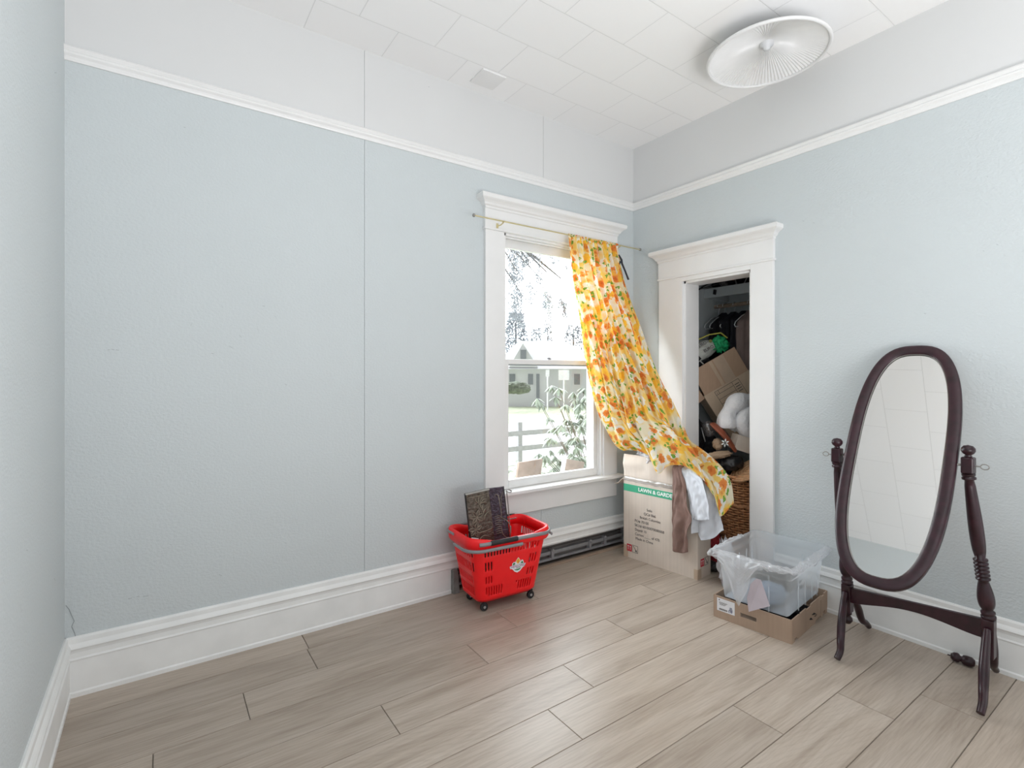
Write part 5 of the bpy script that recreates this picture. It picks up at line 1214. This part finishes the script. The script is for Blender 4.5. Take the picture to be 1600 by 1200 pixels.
# boards leaning outside under the sill
def board(px0, py0, px1, py1, Yb, label, edge=None):
    a = onY(px0, py0, Yb); b = onY(px1, py1, Yb + .02); th2 = Vector((0, .02, 0)); 
    ob_ = thing('weathered_board', label, 'board', ((a.x + b.x) / 2, Yb, GZ))
    a0 = Vector((a.x - .01, Yb + .25, GZ)); b0_ = Vector((b.x, Yb + .25, GZ))
    MB().add([a0, b0_, b, a, a0 + th2, b0_ + th2, b + th2, a + th2], [(0, 1, 2, 3), (5, 4, 7, 6), (0, 4, 5, 1), (1, 5, 6, 2), (2, 6, 7, 3), (3, 7, 4, 0)]).build('board_panel', M['oldboard'], ob_)
    if edge: MB().add([a0 - Vector((.05, 0, 0)), a0 - Vector((.02, 0, 0)), a + Vector((.03, -.005, .01)), a + Vector((.0, -.005, .01)), a0 - Vector((.05, -.02, 0)), a0 - Vector((.02, -.02, 0)), a + Vector((.03, .015, .01)), a + Vector((0, .015, .01))], [(0, 1, 2, 3), (5, 4, 7, 6), (0, 4, 5, 1), (1, 5, 6, 2), (2, 6, 7, 3), (3, 7, 4, 0)]).build('white_edge', M['signw'], ob_)
board(811, 723, 848, 717, 3.22, 'rusty weathered board leaning outside under the window, the left one'); board(881, 716, 913, 722, 3.24, 'rusty weathered board with a white edge leaning outside at the right', True)
# trees
def strand(s, p, length, spread, rr, den=1.0, sz=.05, lean=0):
    n = int(length / sz * 7 * den)
    for k in range(n):
        t = k / n; c = p + Vector((rr.gauss(0, spread) * (.3 + .7 * math.sin(PI * min(1, t + .15))), rr.gauss(0, spread * .8), -t * length)) + RX_ * lean * t
        a = rr.uniform(0, 2 * PI); d = Vector((math.cos(a), math.sin(a), -rr.uniform(.6, 2.2))).normalized() * sz * rr.uniform(.6, 1.6); sd = d.cross(Vector((rr.gauss(0, 1), rr.gauss(0, 1), 0))).normalized() * sz * .28
        s.add([c, c + d * .5 + sd, c + d, c + d * .5 - sd], [(0, 1, 2, 3)])
ct_ = thing('cedar_tree', 'large drooping cedar whose hanging sprays cross the upper window', 'tree', at(738, 585, 13) * 1 + Vector((0, 0, -1.97)))
tb = at(738, 585, 13); tb.z = GZ
MB().tube([tb, tb + UZ * 4, tb + UZ * 9], [.35, .28, .14], 12).build('trunk', M['bark'], ct_)
rr = random.Random(5); s = MB(); bs_ = MB()
for x, y0, y1, w_, den in ((799, 383, 440, .10, 1.2), (806, 385, 500, .13, 1.3), (812, 388, 440, .15, 1.3), (820, 388, 415, .14, 1.2), (833, 388, 408, .13, 1.0), (842, 392, 440, .05, .6), (808, 455, 500, .13, 1.6), (803, 430, 475, .12, .6), (826, 440, 475, .06, .6), (828, 440, 460, .08, .5), (843, 425, 460, .05, .5), (854, 455, 480, .05, 1.2), (858, 460, 502, .05, 1.1), (849, 470, 482, .03, .8), (876, 465, 482, .03, .9), (881, 470, 496, .04, 1.1), (862, 395, 412, .13, .9), (870, 398, 412, .09, .8), (886, 408, 420, .05, .6), (815, 490, 512, .15, 1.0)):
    for q in range(3):
        p = at(x + rr.gauss(0, 1.5), y0, 13 + rr.uniform(-.5, .5)); strand(s, p, (y1 - y0) * 13 / 795, w_, rr, den * 1.0, .055, rr.uniform(-.1, .12))
    p = at(x, y0, 13); bs_.tube([tb + UZ * (p.z - GZ + 1.5), lerp(tb + UZ * (p.z - GZ + 1.4), p, .5) + UZ * .75, p + UZ * .5, p], [.05, .03, .010, .003], 5)
s.build('foliage', M['cedar'], ct_); bs_.build('boughs', M['bark'], ct_)['kind'] = 'stuff'
def far_tree(px, y0, y1, wpx, dep, n, label, seed, sz=.20):
    b = at(px, 585, dep); b.z = GZ; tr_ = thing('background_tree', label, 'tree', b); top = at(px, y0, dep).z; bot = at(px, y1, dep).z; R_ = wpx * dep / 795
    MB().tube([b, Vector((b.x, b.y, top - .3))], [.2, .04], 8).build('trunk', M['bark'], tr_)
    s = MB(); rr = random.Random(seed)
    for k in range(n):
        t = rr.random() ** 1.3; z = lerp(bot, top, t); r0 = R_ * (1 - .75 * t) * rr.random() ** .5; a = rr.uniform(0, 2 * PI)
        c = Vector((b.x + r0 * math.cos(a), b.y + r0 * math.sin(a), z)); d = Vector((math.cos(a), math.sin(a), rr.uniform(-.8, .2))).normalized() * sz * rr.uniform(.6, 1.6); sd = d.cross(Vector((0, 0, 1)) + Vector((rr.gauss(0, .6), rr.gauss(0, .6), 0))).normalized() * sz * .35
        s.add([c, c + d * .5 + sd, c + d, c + d * .5 - sd], [(0, 1, 2, 3)])
    s.build('foliage', M['cedar'], tr_)
far_tree(806, 488, 590, 34, 42, 5000, 'dense fir standing behind the left end of the pale house', 2)
far_tree(838, 512, 590, 22, 52, 2500, 'smaller tree behind the roof ridge of the pale house', 6)
far_tree(896, 508, 590, 30, 42, 2200, 'loose tree behind the right end of the pale house', 4)
far_tree(856, 505, 560, 10, 40, 500, 'thin tree rising behind the chimney side of the roof', 8)
pa_, pb_ = at(690, 517, 36), at(1010, 513, 36)
pwl = thing('power_line', 'thin power line crossing the sky behind the house roof', 'power line', (pa_.x, pa_.y, GZ))
MB().tube([pa_, (pa_ + pb_) / 2 - UZ * .05, pb_], .018, 6).build('cable', M['greymetal'], pwl)
for q in (pa_, pb_): MB().tube([(q.x, q.y, GZ), q + UZ * .5], .12, 8).build('utility_pole', M['bark'], pwl)
